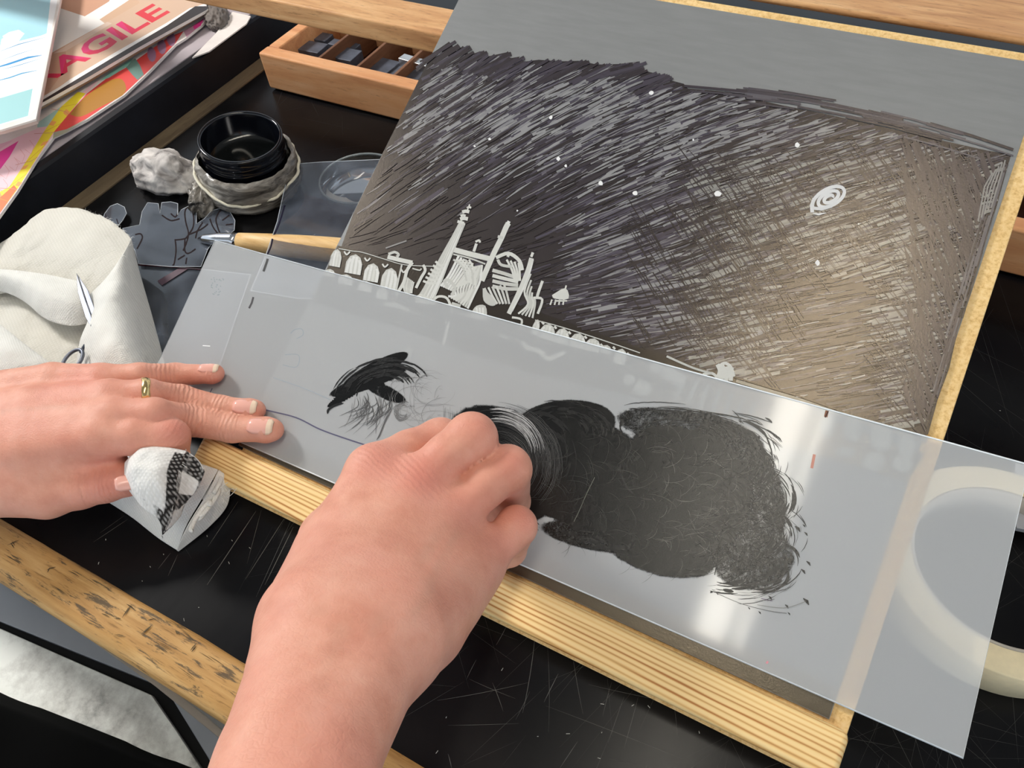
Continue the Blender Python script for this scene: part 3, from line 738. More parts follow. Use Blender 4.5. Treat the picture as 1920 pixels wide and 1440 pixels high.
# roof piece with curl
ln([(500, 425), (560, 440), (640, 458)], 24, G1); ln([(505, 410), (540, 398), (562, 412), (552, 425)], 15, G2); ln([(640, 455), (610, 500), (590, 570), (548, 640)], 18, G1)
ln([(580, 470), (560, 560), (545, 630)], 10, G2)
for k in range(7): ln([(600 + k * 8, 530 + k * 6), (590 + k * 8, 590 + k * 3), (600 + k * 6, 630)], 8, rs.choice([G1, G2]))
ln([(700, 470), (712, 500), (690, 540), (660, 600)], 16, G1); ln([(640, 490), (680, 500), (690, 490)], 8, G2)
# main tower at the left
sc.poly(zz([(905, 225), (938, 235), (890, 350), (842, 460), (800, 560), (765, 650), (720, 690), (650, 680), (700, 600), (760, 490), (812, 395), (860, 310)]), G2)
for k in range(7):
    ln([(910 + k * 4, 240), (860 + k * 5, 345), (810 + k * 6, 450), (750 + k * 9, 560), (690 + k * 11, 670)], 8, rs.choice([G1, G3, G2]))
for k in range(6): ln([(700 + k * 14, 560 - k * 22), (740 + k * 12, 575 - k * 20), (776 + k * 9, 570 - k * 22)], 13, G1)
ln([(893, 225), (930, 235)], 16, G1)
for x, y, r in [(930, 208, 22), (925, 190, 14), (940, 168, 20), (958, 145, 12)]: ln([(x - r, y + 5), (x, y), (x + r, y + 4)], r * 0.95, G1)
ln([(962, 130), (950, 160)], 8, G1)
ln([(600, 330), (600, 331)], 1, G1)
for k in range(5): ln([(660 + k * 22, 660 + k * 8), (690 + k * 18, 640 + k * 8), (720 + k * 10, 690)], 14, G1)
# crossbar and second spire
ln([(875, 385), (960, 408), (1085, 438)], 30, G1); ln([(870, 410), (960, 432), (1050, 465)], 9, G2)
ln([(985, 395), (1000, 350)], 16, G1); ln([(995, 340), (1015, 332), (1020, 345)], 12, G1)
ln([(1180, 235), (1165, 262), (1140, 320), (1100, 400), (1060, 490), (1030, 560)], 30, G1); ln([(1172, 228), (1188, 236)], 18, G3)
ln([(1120, 310), (1150, 318)], 16, G2)
# great arch: nested curves
for k in range(9):
    q = k * 17
    ln([(1030 - q * 0.35, 470 + q * 0.1), (1020 - q, 560 + q * 0.25), (985 - q * 0.75, 640), (950 - q * 0.80, 715 - q * 0.5)], 13, rs.choice([G1, G2, G3]))
for k in range(6): ln([(900 + k * 16, 420 + k * 8), (850 + k * 14, 520 + k * 5), (800 + k * 13, 590 + k * 6)], 13, rs.choice([G1, G3]))
for k in range(5): ln([(870 + k * 22, 440), (920 + k * 18, 480 + k * 8), (945 + k * 12, 560 + k * 10)], 11, rs.choice([G1, G2]))
ln([(840, 600), (820, 560), (850, 560), (880, 600), (860, 640)], 18, G2)
# right block: dome with bars
ln([(1110, 430), (1180, 405), (1240, 445), (1258, 500)], 20, G1)
for k in range(4): ln([(1090, 500 + k * 30), (1160, 520 + k * 28), (1235, 545 + k * 20)], 20, rs.choice([G1, G2]))
for k in range(4): ln([(1170 + k * 22, 440 + k * 6), (1200 + k * 14, 500), (1215 + k * 10, 560)], 12, G1)
ln([(1120, 440), (1140, 470), (1200, 480)], 16, G2); ln([(1186, 398), (1176, 425)], 15, G1)
for k in range(6): ln([(1045 + k * 22, 600 - k * 4), (1070 + k * 20, 650 - k * 5), (1100 + k * 17, 690)], 12, rs.choice([G1, G2]))
blob([(1035, 600), (1080, 640), (1110, 690), (1080, 700), (1040, 670)], G2)
# right spire
ln([(1318, 400), (1308, 425)], 15, G1); ln([(1310, 432), (1290, 500), (1250, 600), (1182, 745)], 26, G1); ln([(1318, 440), (1300, 510), (1265, 600), (1200, 730)], 10, G3)
for k in range(5): ln([(1305 + k * 3, 520 + k * 35), (1270 + k * 14, 620 + k * 10), (1290 + k * 10, 690), (1235 + k * 20, 745 + k * 6)], 11, rs.choice([G1, G2]))
ln([(1372, 560), (1350, 620), (1340, 655)], 16, G1); ln([(1320, 655), (1370, 665), (1345, 745)], 14, G1)
# little kiosk at the right
blob([(1425, 640), (1500, 600), (1518, 660), (1440, 660)], G1); ln([(1505, 585), (1500, 605)], 9, G1)
for k in range(4): ln([(1425 + k * 22, 665), (1415 + k * 24, 695)], 9, G1)
ln([(1440, 672), (1510, 672)], 10, G2)
# lower doors
ln([(740, 690), (780, 650), (830, 655), (855, 700), (860, 735)], 14, G1); ln([(860, 690), (910, 705)], 24, G2)
blob([(970, 740), (1000, 700), (1050, 700), (1058, 760), (1030, 780), (970, 765)], G2)
for k in range(3): ln([(1000 + k * 18, 710), (1010 + k * 14, 770)], 10, G3)
ln([(1200, 765), (1255, 780), (1240, 840)], 12, G1); ln([(900, 740), (1060, 790)], 5, G2)
for cx, cy, w_, h_ in [(1335, 820, 40, 90), (1400, 845, 84, 90), (1482, 870, 80, 90), (1570, 895, 84, 84), (1655, 920, 84, 76), (1730, 945, 60, 50), (1810, 985, 70, 90)]: arch(cx, cy, w_, h_, 0.25)
ln([(1330, 780), (1480, 820), (1700, 890), (1920, 965)], 6, G2)
for x, y in [(1380, 790), (1450, 815), (1530, 845), (1620, 870), (1710, 915), (1780, 930), (1860, 965)]: ln([(x - 12, y), (x, y + 14)], 12, G1)
# the marks that go on below the frosted sheet
ln([(845, 790), (830, 850), (815, 920)], 18, G1); ln([(1260, 900), (1290, 940), (1350, 950), (1400, 1000), (1450, 980), (1500, 960)], 26, G1)
ln([(480, 690), (560, 700), (620, 730)], 24, G2); ln([(1130, 870), (1180, 880)], 16, G2)
blob([(585, 960), (610, 935), (640, 950), (630, 985), (600, 985)], G1)
sc2 = lambda pts, wd, col=G2: sc.stroke(smooth_line(pts, 4), wd, col)
for cx, cy, rx, ry in [(1205, 728, 17, 15), (1255, 700, 14, 14), (1272, 712, 12, 14), (1230, 690, 12, 10), (1180, 712, 12, 10), (1552, 800, 14, 22), (1598, 806, 18, 24), (1652, 822, 22, 26), (1700, 838, 16, 22),
                       (1692, 870, 20, 16), (1638, 866, 22, 18), (1585, 848, 20, 10)]:
    sc.poly([(cx + rx * math.cos(a), cy + ry * math.sin(a)) for a in [k * math.pi / 5 for k in range(10)]], G2)
for k in range(7): sc2([(1285 + k * 22, 705 + k * 8), (1275 + k * 22, 730 + k * 8), (1265 + k * 24, 748 + k * 8)], 7)
# carved animal-like knob on the horizon
for k in range(4): sc2([(1345 + k * 9, 683 + k * 2), (1350 + k * 7, 696), (1343 + k * 9, 714)], 8, G1)
sc2([(1345, 690), (1358, 681), (1370, 688), (1376, 706)], 6, G1); sc2([(1318, 702), (1335, 700), (1345, 708)], 5, G1)
sc2([(1250, 668), (1300, 690), (1335, 700)], 4, G2)
tag(sc.build('scraped_marks', M_SCRAPE, plate), kind='stuff')

# ------------------------------------------------------------------ frosted sheet with ink
SHO = 0.0024
sheet = thing('frosted_sheet', 'translucent frosted plastic sheet smeared with black ink over the plate', 'plastic sheet', S(1000, 850, SHO))
c_tl, c_tr, c_br, c_bl = (404, 452), (1929, 872), (1805, 1421), (266, 748)
nu, nv = 60, 24; vs = []; fs = []
def sheet_pt(a, b, off):
    # a along the length, b from the far edge to the near edge
    tl, tr, br, bl = [S(*c, SHO) for c in (c_tl, c_tr, c_br, c_bl)]
    p = (tl * (1 - a) + tr * a) * (1 - b) + (bl * (1 - a) + br * a) * b
    lift = 0.0016 * math.sin(math.pi * a) * (1 - b) ** 2 * 0.0
    return p + Vector(BN) * (off + lift)
for t in (0.0, 0.0006):
    for j in range(nv + 1):
        for i in range(nu + 1): vs.append(sheet_pt(i / nu, j / nv, t))
n1_ = (nu + 1) * (nv + 1); q = lambda i, j, k: k * n1_ + j * (nu + 1) + i
for j in range(nv):
    for i in range(nu):
        fs.append((q(i, j, 1), q(i, j + 1, 1), q(i + 1, j + 1, 1), q(i + 1, j, 1)))
fs += [(q(i, j, 0), q(i + 1, j, 0), q(i + 1, j + 1, 0), q(i, j + 1, 0)) for j in range(nv) for i in range(nu)]
film = mesh('plastic_film', vs, fs, M_FROST, sheet); film.data.materials.append(M_FROST_BACK)
film.data.polygons.foreach_set('material_index', [0] * (nu * nv) + [1] * (nu * nv))
corn = [sheet_pt(a, b, 0.0006) for a, b in ((0, 0), (1, 0), (1, 1), (0, 1))]
M_EDGE = plain('sheet_cut_edge', srgb(226, 232, 236), 0.4)
tube('cut_edge', corn, 0.00045, M_EDGE, sheet, 6, closed=True)
SO = SHO + 0.0006

blobs = [(1060, 795, 92, 44, -4, 1.0), (1075, 880, 150, 96, 10, 1.1), (1170, 925, 165, 100, 12, 1.0), (1280, 925, 140, 130, 8, 0.66), (1380, 950, 105, 145, -6, 0.50), (1290, 806, 150, 40, 10, 0.47),
         (930, 812, 92, 54, 12, 0.60), (960, 900, 100, 84, 0, 1.0), (1130, 1008, 130, 30, 10, 0.50), (1415, 1050, 85, 62, -10, 0.47), (1240, 1035, 110, 46, 14, 0.62), (1190, 800, 34, 26, 0, 0.36),
         (1270, 850, 90, 50, 14, 0.85), (1360, 850, 90, 66, 20, 0.52),
         (705, 693, 66, 15, -27, 1.0), (690, 715, 76, 14, -20, 0.90), (655, 737, 50, 8, -32, 0.80), (722, 735, 46, 14, 25, 0.52), (745, 700, 22, 20, -20, 0.38), (700, 772, 62, 34, 0, 0.27), (800, 772, 60, 40, 0, 0.20)]
def dens(x, y):
    d = 0.0
    for cx, cy, rx, ry, an, v in blobs:
        a = math.radians(an); dx, dy = x - cx, y - cy
        u = (dx * math.cos(a) + dy * math.sin(a)) / rx; w_ = (-dx * math.sin(a) + dy * math.cos(a)) / ry
        r = math.hypot(u, w_)
        if r < 1.15: d = max(d, v * min(1.0, (1.15 - r) / 0.30))
    return d
gx = np.arange(585, 1545, 3.0); gy = np.arange(655, 1165, 3.0); vs = []; fs = []; dv = []; idx = {}
for j, y in enumerate(gy):
    for i, x in enumerate(gx):
        d = dens(x, y); idx[(i, j)] = len(vs); vs.append(S(x, y, SO + 0.00012)); dv.append(d)
dvn = np.array(dv)
W_ = len(gx)
for j in range(len(gy) - 1):
    for i in range(W_ - 1):
        a = j * W_ + i
        if dvn[[a, a + 1, a + W_, a + W_ + 1]].max() > 0.02: fs.append((a, a + 1, a + 1 + W_, a + W_))
used = sorted({k for f in fs for k in f}); rem = {k: n for n, k in enumerate(used)}
mesh('ink_smear', [vs[k] for k in used], [tuple(rem[k] for k in f) for f in fs], M_INKFILM, sheet, attrs={'dens': [dv[k] for k in used]})

ik = Ribbons(lambda x, y, o_: S(x, y, o_), SO + 0.00016, 8e-8)
BK = (0.006, 0.006, 0.006)
rs = random.Random(5)
def arc(cx, cy, rx, ry, a0, a1, rot, wd, col, taper=0.35):
    n = max(5, int(abs(a1 - a0) * max(rx, ry) / 7)); ca, sa = math.cos(rot), math.sin(rot); pts = []
    for i in range(n + 1):
        a = a0 + (a1 - a0) * i / n; x, y = rx * math.cos(a), ry * math.sin(a)
        pts.append((cx + x * ca - y * sa + rs.gauss(0, 0.25), cy + x * sa + y * ca + rs.gauss(0, 0.25)))
    ik.stroke(pts, wd, col, taper)
# scalloped swirls at the right edge and along the top
for cx, cy, rx, ry, a0, a1, n in [(1380, 860, 70, 75, -1.6, 0.6, 34), (1395, 930, 85, 60, -1.2, 0.7, 36), (1405, 1000, 85, 55, -1.1, 0.9, 36), (1400, 1060, 95, 50, -0.9, 1.3, 40), (1300, 815, 150, 45, -2.6, -0.2, 44),
                                  (1060, 800, 85, 45, -3.0, 0.2, 40), (940, 830, 80, 60, -2.2, 0.3, 40), (1000, 860, 70, 80, -1.8, 0.5, 26), (1185, 800, 27, 24, 0, 6.2, 6), (1220, 880, 60, 60, 0, 6, 20),
                                  (1150, 1010, 60, 22, 0.2, 3.4, 26), (1080, 985, 80, 26, 0.3, 2.8, 20), (1340, 960, 60, 60, 0, 6, 26), (1370, 1075, 90, 40, 0.2, 2.0, 18)]:
    for k in range(n):
        s = rs.uniform(0.45, 1.12); b0 = rs.uniform(a0, a1); b1 = min(a1, b0 + rs.uniform(0.3, 1.1))
        arc(cx + rs.gauss(0, 5), cy + rs.gauss(0, 4), rx * s, ry * s, b0, b1, rs.gauss(0.1, 0.1), rs.uniform(0.8, 2.8) if rs.random() < 0.75 else rs.uniform(3, 7), BK)
# fine scratch lines wiped out of the ink
for k in range(420):
    cx, cy = rs.uniform(1000, 1420), rs.uniform(780, 1060)
    g = rs.uniform(0.015, 0.06) if cx < 1200 else rs.uniform(0.03, 0.16)
    a0 = rs.uniform(-2.4, 0.8); rad = rs.uniform(18, 70)
    x, y = cx + rad * math.cos(a0 + 0.3), cy + rad * 0.8 * math.sin(a0 + 0.3)
    if dens(x, y) < 0.45: continue
    arc(cx, cy, rad, rad * 0.8, a0, a0 + rs.uniform(0.4, 1.3), 0.15, rs.uniform(0.3, 0.6), (g, g, g * 0.88))
for k in range(34):
    g = rs.uniform(0.02, 0.10); s = 0.35 + k / 34
    arc(925, 868, 92 * s + 8, 84 * s + 6, -1.45 + rs.uniform(-0.2, 0.2), 0.4 + rs.uniform(-0.3, 0.3), 0.1, 1.0, (g, g, g))
for k in range(60):
    g = rs.uniform(0.25, 0.5); s = rs.uniform(0.75, 1.1)
    arc(930, 850, 84 * s, 78 * s, -1.9 + rs.uniform(0, 1.2), -1.6 + rs.uniform(0.1, 1.5), 0.1, rs.uniform(0.6, 1.6), (g, g, g))
for k in range(420):      # dark comb strokes fraying the right-hand side
    cx, cy = rs.choice([(1380, 870), (1395, 930), (1400, 1000), (1395, 1060), (1310, 830), (1340, 940), (1300, 1020)])
    rad = rs.uniform(25, 110); a0 = rs.uniform(-1.5, 1.3)
    arc(cx + rs.gauss(0, 8), cy + rs.gauss(0, 8), rad, rad * 0.62, a0, a0 + rs.uniform(0.15, 0.6), 0.1, rs.uniform(0.5, 1.5), BK)
# long dark hair-like scratch
ik.stroke(smooth_line([(1373, 855), (1372, 890), (1362, 940), (1360, 970), (1350, 1010), (1345, 1050), (1340, 1078)], 5), 1.8, BK)
ik.stroke(smooth_line([(1115, 895), (1098, 930), (1085, 960), (1076, 978)], 4), 1.1, (0.12, 0.12, 0.1))
# left feather of ink
for k in range(60):
    s = rs.uniform(0.5, 1.05); b0 = rs.uniform(3.3, 5.6); arc(715, 738, 92 * s, 62 * s, b0, b0 + rs.uniform(0.3, 0.8), -0.25, rs.uniform(1.0, 5.5), BK)
for k in range(46):
    x = rs.uniform(660, 735); L = rs.uniform(20, 62); y = rs.uniform(735, 765)
    ik.stroke(smooth_line([(x, y), (x + rs.uniform(-6, 8), y + L * 0.5), (x - rs.uniform(5, 35), y + L)], 4), rs.uniform(0.5, 1.3), tuple([rs.uniform(0.02, 0.12)] * 3), 0.4)
for k in range(30):
    arc(755, 770, rs.uniform(8, 18), rs.uniform(8, 22), rs.uniform(0, 6), rs.uniform(0, 6), 0.3, 0.8, tuple([rs.uniform(0.08, 0.25)] * 3))
for k in range(46):
    arc(rs.uniform(770, 840), rs.uniform(720, 800), rs.uniform(15, 50), rs.uniform(12, 40), rs.uniform(0, 6), rs.uniform(0, 6), 0, 0.6, tuple([rs.uniform(0.16, 0.34)] * 3))
ik.stroke(smooth_line([(614, 776), (616, 768), (628, 760), (644, 756)], 4), 4.5, BK, 0.3)
ik.stroke(smooth_line([(736, 765), (722, 790), (712, 815), (706, 825)], 4), 2.5, (0.1, 0.1, 0.1), 0.3)
for k in range(14):
    x = 830 + k * 2.5 + rs.uniform(-2, 2); ik.stroke([(x, 790 - k * 0.8), (x - rs.uniform(-3, 3), 768 + rs.uniform(-8, 8))], 1.2, (0.05, 0.05, 0.05), 0.3)
# flecks at the far right
for x, y, r in [(1497, 990, 6), (1507, 1070, 5), (1517, 1055, 5), (1513, 1126, 7), (1476, 1136, 4), (1480, 1150, 3), (1425, 1148, 3), (1345, 1112, 3), (1512, 1000, 4), (1445, 1120, 4), (1508, 985, 3), (1405, 1140, 2.5)]:
    ik.stroke([(x - r, y - r * 0.6), (x, y + r * 0.2), (x + r * 0.5, y + r * 1.2)], r * 0.9, BK, 0.4)
ik.stroke(smooth_line([(1343, 1112), (1390, 1132), (1440, 1145), (1475, 1150)], 4), 1.1, (0.1, 0.1, 0.1))
ik.stroke(smooth_line([(1420, 1134), (1470, 1140), (1510, 1128)], 4), 1.0, (0.2, 0.2, 0.18))
tag(ik.build('ink_streaks', M_INKSTROKE, sheet), kind='stuff')
# pen line, faint pencil marks and registration dashes
pm = Ribbons(lambda x, y, o_: S(x, y, o_), SO + 0.0001, 1e-7)
PL = srgb(88, 86, 112)
pm.stroke(smooth_line([(393, 738), (425, 748), (500, 769), (555, 783), (600, 805), (650, 823), (690, 836)], 6), 2.6, PL)
pm.stroke([(393, 738), (398, 728)], 1.6, PL)
GP = srgb(160, 168, 176)
for pts in ([(512, 708), (570, 728), (620, 750)], [(545, 625), (553, 618), (566, 617), (568, 628), (556, 635)], [(534, 665), (560, 666), (556, 688), (530, 684)]): pm.stroke(smooth_line(pts, 4), 1.5, GP)
pm.stroke([(502, 485), (500, 492), (494, 509)], 4.2, srgb(20, 18, 20)); pm.stroke([(475, 557), (472, 568), (467, 578)], 3.6, srgb(52, 48, 52))
pm.stroke([(1551, 770), (1548, 782)], 6.5, srgb(120, 72, 48)); pm.stroke([(1527, 852), (1522, 878)], 5.5, srgb(196, 138, 122))
pm.stroke([(1553, 771), (1547, 783)], 2, srgb(50, 30, 24))
rsx = random.Random(9)
for k in range(30):
    x, y = rsx.uniform(395, 420), rsx.uniform(520, 555); pm.stroke([(x, y), (x + 2, y + 1.5)], 1.8, srgb(150, 158, 162))
pm.stroke([(380, 648), (394, 649)], 1.8, srgb(246, 248, 248)); pm.stroke([(1427, 1122), (1448, 1127)], 4, srgb(98, 70, 108), 0.4)
pm.stroke([(1440, 1240), (1437, 1244)], 4, srgb(226, 150, 160))
tag(pm.build('pen_marks', colmat('pen_marks_ink', 0.5), sheet), kind='stuff')

# ================================================================== MASKING TAPE (under the sheet, right)
tc = P(1851, 1094, 0.0)
r0, r1, hT = 0.0465, 0.0605, 0.024
tape = thing('masking_tape_roll', 'cream masking tape roll lying half under the frosted sheet', 'tape roll', tc)
lathe('tape_winding', [(r0, hT - 0.0004), (r0 + 0.003, hT), (r1 - 0.0008, hT), (r1, hT - 0.0008), (r1, 0.001), (r1 - 0.001, 0.0002), (r0, 0.0002)], tc, M_TAPE, tape, 96)
lathe('card_core', [(r0, 0.0002), (r0, hT - 0.0008), (r0 - 0.002, hT - 0.0008), (r0 - 0.002, 0.0002), (r0, 0.0002)], tc, M_TAPECORE, tape, 96)
gp = slab('grey_card', [P(1903, 868, 0.012), P(1960, 880, 0.012), P(1960, 1000, 0.012), P(1906, 990, 0.012)], (0, 0, 0.003), M_GREYPANEL)
tag(gp, 'light grey card at the right edge behind the tape roll', 'card')

# ================================================================== TYPE CASE with lead blocks
case = thing('type_case', 'reddish wooden type case with square compartments behind the ink jar', 'type case', (-0.25, 0.56, 0.0))
CX0, CX1, CY0, CY1, CZ = -0.5795, 0.30, 0.5135, 0.640, 0.040
wall = 0.016
# front wall with tapered foot at the end
slab('front_wall', [(CX0, CY0, CZ), (CX1, CY0, CZ), (CX1, CY0 + wall, CZ), (CX0, CY0 + wall, CZ)], (0, 0, CZ - 0.002), M_CASE, case, 0.0022)
box('back_wall', CX0, CX1, CY1 - wall, CY1, 0.002, CZ, M_CASE, case, 0.0022)
box('end_wall', CX0 + 0.0002, CX0 + 0.014, CY0 + wall + 0.0002, CY1 - wall - 0.0002, 0.002, CZ - 0.0004, M_CASE, case, 0.0018)
box('end_wall', CX1 - 0.014, CX1 - 0.0002, CY0 + wall + 0.0002, CY1 - wall - 0.0002, 0.002, CZ - 0.0004, M_CASE, case, 0.0018)
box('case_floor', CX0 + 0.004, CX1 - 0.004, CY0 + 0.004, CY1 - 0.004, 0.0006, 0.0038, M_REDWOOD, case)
divx = [P(597, 100, CZ).x, P(667, 118, CZ).x, P(732, 138, CZ).x]
dx_ = divx[1] - divx[0]
while divx[-1] < CX1 - 0.06: divx.append(divx[-1] + dx_)
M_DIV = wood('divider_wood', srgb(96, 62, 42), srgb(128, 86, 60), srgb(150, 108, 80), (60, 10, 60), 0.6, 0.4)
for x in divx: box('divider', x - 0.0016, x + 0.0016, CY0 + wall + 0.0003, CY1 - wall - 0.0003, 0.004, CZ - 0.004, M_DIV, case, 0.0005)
def block(cx, cy, w_, d_, h_, z0, rot, label):
    o = box('type_block', -w_ / 2, w_ / 2, -d_ / 2, d_ / 2, 0, h_, M_TYPE, None, 0.0006)
    o.location = (cx, cy, z0); o.rotation_euler[2] = rot
    tag(o, label, 'type block', 'lead type blocks in the case'); return o
c0 = (CX0 + 0.014 + divx[0]) / 2
for (px, py, z, w_, d_, rot, lab) in [(580, 86, 0.026, 0.034, 0.020, 0.05, 'wide grey lead block in the leftmost compartment'),
        (592, 66, 0.024, 0.034, 0.016, 0.05, 'grey lead block at the back of the leftmost compartment'),
        (632, 96, 0.026, 0.018, 0.022, 0.0, 'grey lead block at the left of the second compartment'),
        (655, 102, 0.028, 0.017, 0.022, 0.04, 'grey lead block at the right of the second compartment'),
        (645, 82, 0.024, 0.034, 0.012, 0.0, 'narrow lead bar at the back of the second compartment'),
        (712, 120, 0.026, 0.034, 0.024, -0.03, 'broad grey lead block alone in the third compartment'),
        (748, 133, 0.024, 0.016, 0.020, 0.05, 'small dark lead block in the fourth compartment'),
        (777, 139, 0.026, 0.017, 0.016, 0.1, 'small pale lead block beside the grey plate')]:
    c = P(px, py, z); block(c.x, c.y, w_, d_, z - 0.004, 0.004, rot, lab)
c = P(785, 113, 0.034); sbar = box('silver_bar', -0.022, 0.03, -0.005, 0.005, 0, 0.0295, M_SILVER, None, 0.0006); sbar.location = (c.x, c.y, 0.004); sbar.rotation_euler[2] = -0.1
tag(sbar, 'bright silver metal bar standing in the type case beside the plate', 'metal bar')

# ================================================================== INK JAR
jb = P(477, 354, 0.0)
jar = thing('ink_jar', 'open black ink jar wrapped in smoky plastic and string', 'jar', jb)
AX = Vector((0.15, 0.0, 1)).normalized()
def jp(z): return jb + AX * (z / AX.z)
JH = 0.0565
lathe('jar_body', [(0.0, 0.0015), (0.034, 0.0015), (0.0365, 0.006), (0.0365, 0.032), (0.0340, 0.035), (0.0340, 0.0395), (0.0353, 0.0408), (0.0340, 0.0422), (0.0340, 0.0460), (0.0353, 0.0473), (0.0340, 0.0487),
                   (0.0340, JH - 0.0025), (0.0348, JH - 0.001), (0.0340, JH), (0.0322, JH), (0.0316, JH - 0.002), (0.0316, 0.027), (0.028, 0.026), (0.0, 0.0265)], jb, M_JAR, jar, 72, axis=AX)
lathe('ink_surface', [(0.0, 0.0315), (0.022, 0.0314), (0.029, 0.032), (0.0314, 0.034)], jb, M_JARINK, jar, 48, axis=AX,
      fn=lambda a, i: (1, 0.0012 * math.sin(3 * a) * (i / 3)))
def wrapfn(a, i):
    k = mnoise.noise((math.cos(a) * 2.2, math.sin(a) * 2.2, i * 0.55)) ; k2 = mnoise.noise((math.cos(a) * 6, math.sin(a) * 6, i * 0.9 + 9))
    return (1 + 0.045 * k + 0.035 * k2, 0.003 * k)
lathe('plastic_wrap', [(0.0340, 0.0018), (0.0385, 0.0035), (0.0418, 0.009), (0.0432, 0.0155), (0.0428, 0.021), (0.0410, 0.0245), (0.0420, 0.029), (0.0424, 0.0335), (0.0404, 0.037), (0.0378, 0.0382)], jb, M_WRAP, jar, 96, fn=wrapfn, axis=AX)
pts = []
for k in range(72):
    a = 2 * math.pi * k / 72; f = wrapfn(a, 5); r = 0.0426 * f[0] + 0.0006
    zz_ = 0.0250 + 0.004 * math.sin(2 * a + 0.4) + 0.0035 * math.sin(a - 0.6)
    rot = Vector((0, 0, 1)).rotation_difference(AX).to_matrix(); pts.append(jb + rot @ Vector((r * math.cos(a), r * math.sin(a), zz_)))
tube('string', pts, 0.0013, M_STRING, jar, 8, closed=True)

# crumpled tissue beside the jar
def crumple(name, c, sx, sy, sz, mat, seed, label, cat, rot=0.0, amp=0.4, freq=2.4):
    bm = bmesh.new(); bmesh.ops.create_icosphere(bm, subdivisions=5, radius=1)
    for v in bm.verts:
        n = v.co.normalized()
        k = 1 - abs(mnoise.noise(n * freq + Vector((seed, 0, 0)))) * 2.4; k2 = 1 - abs(mnoise.noise(n * freq * 2.1 + Vector((0, seed, 0)))) * 2.0
        r = 1 - amp * 0.5 + amp * (0.35 * k + 0.22 * k2)
        p = Vector((n.x * r * sx, n.y * r * sy, n.z * r * sz)); p.z = max(p.z, -sz * 0.55)
        ca, sa = math.cos(rot), math.sin(rot); v.co = (p.x * ca - p.y * sa, p.x * sa + p.y * ca, p.z + sz * 0.55)
    me = bpy.data.meshes.new(name); bm.to_mesh(me); bm.free(); me.materials.append(mat)
    me.polygons.foreach_set('use_smooth', [True] * len(me.polygons))
    o = bpy.data.objects.new(name, me); COL.objects.link(o); o.location = c; return tag(o, label, cat)
crumple('crumpled_tissue', P(322, 346, 0.0), 0.036, 0.024, 0.022, M_TISSUE, 6.7, 'crumpled grey-white tissue lying left of the ink jar', 'tissue', 0.15, 0.5, 1.1)
crumple('crumpled_wrap', P(392, 385, 0.0), 0.014, 0.024, 0.016, M_WRAP, 8.4, 'small dark crumple of plastic film in front of the tissue', 'plastic film', 0.5, 0.7, 1.6)

# clear lid lying right of the jar
lc = P(681, 357, 0.0)
lid = thing('clear_lid', 'round clear jar lid lying between the ink jar and the plate', 'lid', lc)
lathe('lid_wall', [(0.0350, 0.0004), (0.0360, 0.010), (0.0360, 0.013), (0.0350, 0.0135), (0.0343, 0.0125), (0.0343, 0.002)], lc, M_GLASS, lid, 72)
lathe('lid_disc', [(0.0, 0.0012), (0.0340, 0.0012)], lc, M_GLASS, lid, 72)
pts = [lc + Vector((0.0353 * math.cos(a), 0.0353 * math.sin(a), 0.0136)) for a in [2 * math.pi * k / 64 for k in range(64)]]
tube('lid_rim', pts, 0.0009, plain('lid_rim_shine', srgb(150, 158, 160), 0.1, 0.8), lid, 6, closed=True)
# pale crescent inside its near side: a reflection built as a part
cr = []
for k in range(25):
    a = math.radians(215 + 105 * k / 24); cr.append((a, 1))
vs = [lc + Vector((0.0325 * math.cos(a), 0.0325 * math.sin(a), 0.0016)) for a, _ in cr] + [lc + Vector((0.030 * math.cos(a) * (0.72 + 0.28 * abs((k - 12) / 12)), 0.030 * math.sin(a) * (0.72 + 0.28 * abs((k - 12) / 12)), 0.0075)) for k, (a, _) in enumerate(cr)]
mesh('pale_crescent', vs, [(k, k + 1, 26 + k, 25 + k) for k in range(24)], plain('crescent_white', srgb(206, 202, 194), 0.7), lid, smooth=True)

# ================================================================== ACETATE SHEETS AND CUT-OUTS
def acetate(name, pts, z, label, drawing=None, drawcol=srgb(30, 22, 30), wd=3.0, base=0.0, cat='acetate'):
    t = thing(name, label, cat, P(*np.mean(np.array(pts), 0), z))
    vs = [P(x, y, z) for x, y in pts]; n = len(vs)
    if sum(vs[i].x * vs[(i + 1) % n].y - vs[(i + 1) % n].x * vs[i].y for i in range(n)) < 0: vs.reverse()
    mesh('film', vs, [tuple(range(n))], M_ACETATE, t)
    tube('cut_edge', vs, 0.00028, M_ACETATE_EDGE, t, 5, closed=True)
    if drawing:
        d = Ribbons(lambda x, y, o_: P(x, y, o_), z + 0.0001, 1e-7)
        for line in drawing: d.stroke(smooth_line(line, 4) if len(line) > 2 else line, wd, drawcol)
        tag(d.build('pen_drawing', colmat(name + '_ink', 0.7, 0.08), t), kind='stuff')
    return t
acetate('acetate_sheet', [(545, 308), (600, 304), (712, 299), (720, 330), (655, 560), (560, 560), (470, 545), (498, 480), (520, 415), (532, 360)], 0.0185,
        'clear acetate sheet lying over the wooden handle beside the lid', [[(534, 385), (523, 420), (512, 445), (508, 462), (500, 480)]], srgb(30, 26, 46), 3.0)
acetate('acetate_sheet', [(255, 494), (380, 505), (470, 515), (400, 720), (300, 720), (280, 600)], 0.0035,
        'acetate sheet with painted blue-grey sheen between the white cloth and the frosted sheet', [[(255, 496), (320, 500), (378, 505)]], srgb(60, 14, 26), 3.2)
cut = []
zf = lambda pts: [(x / 3, 360 + y / 3) for x, y in pts]
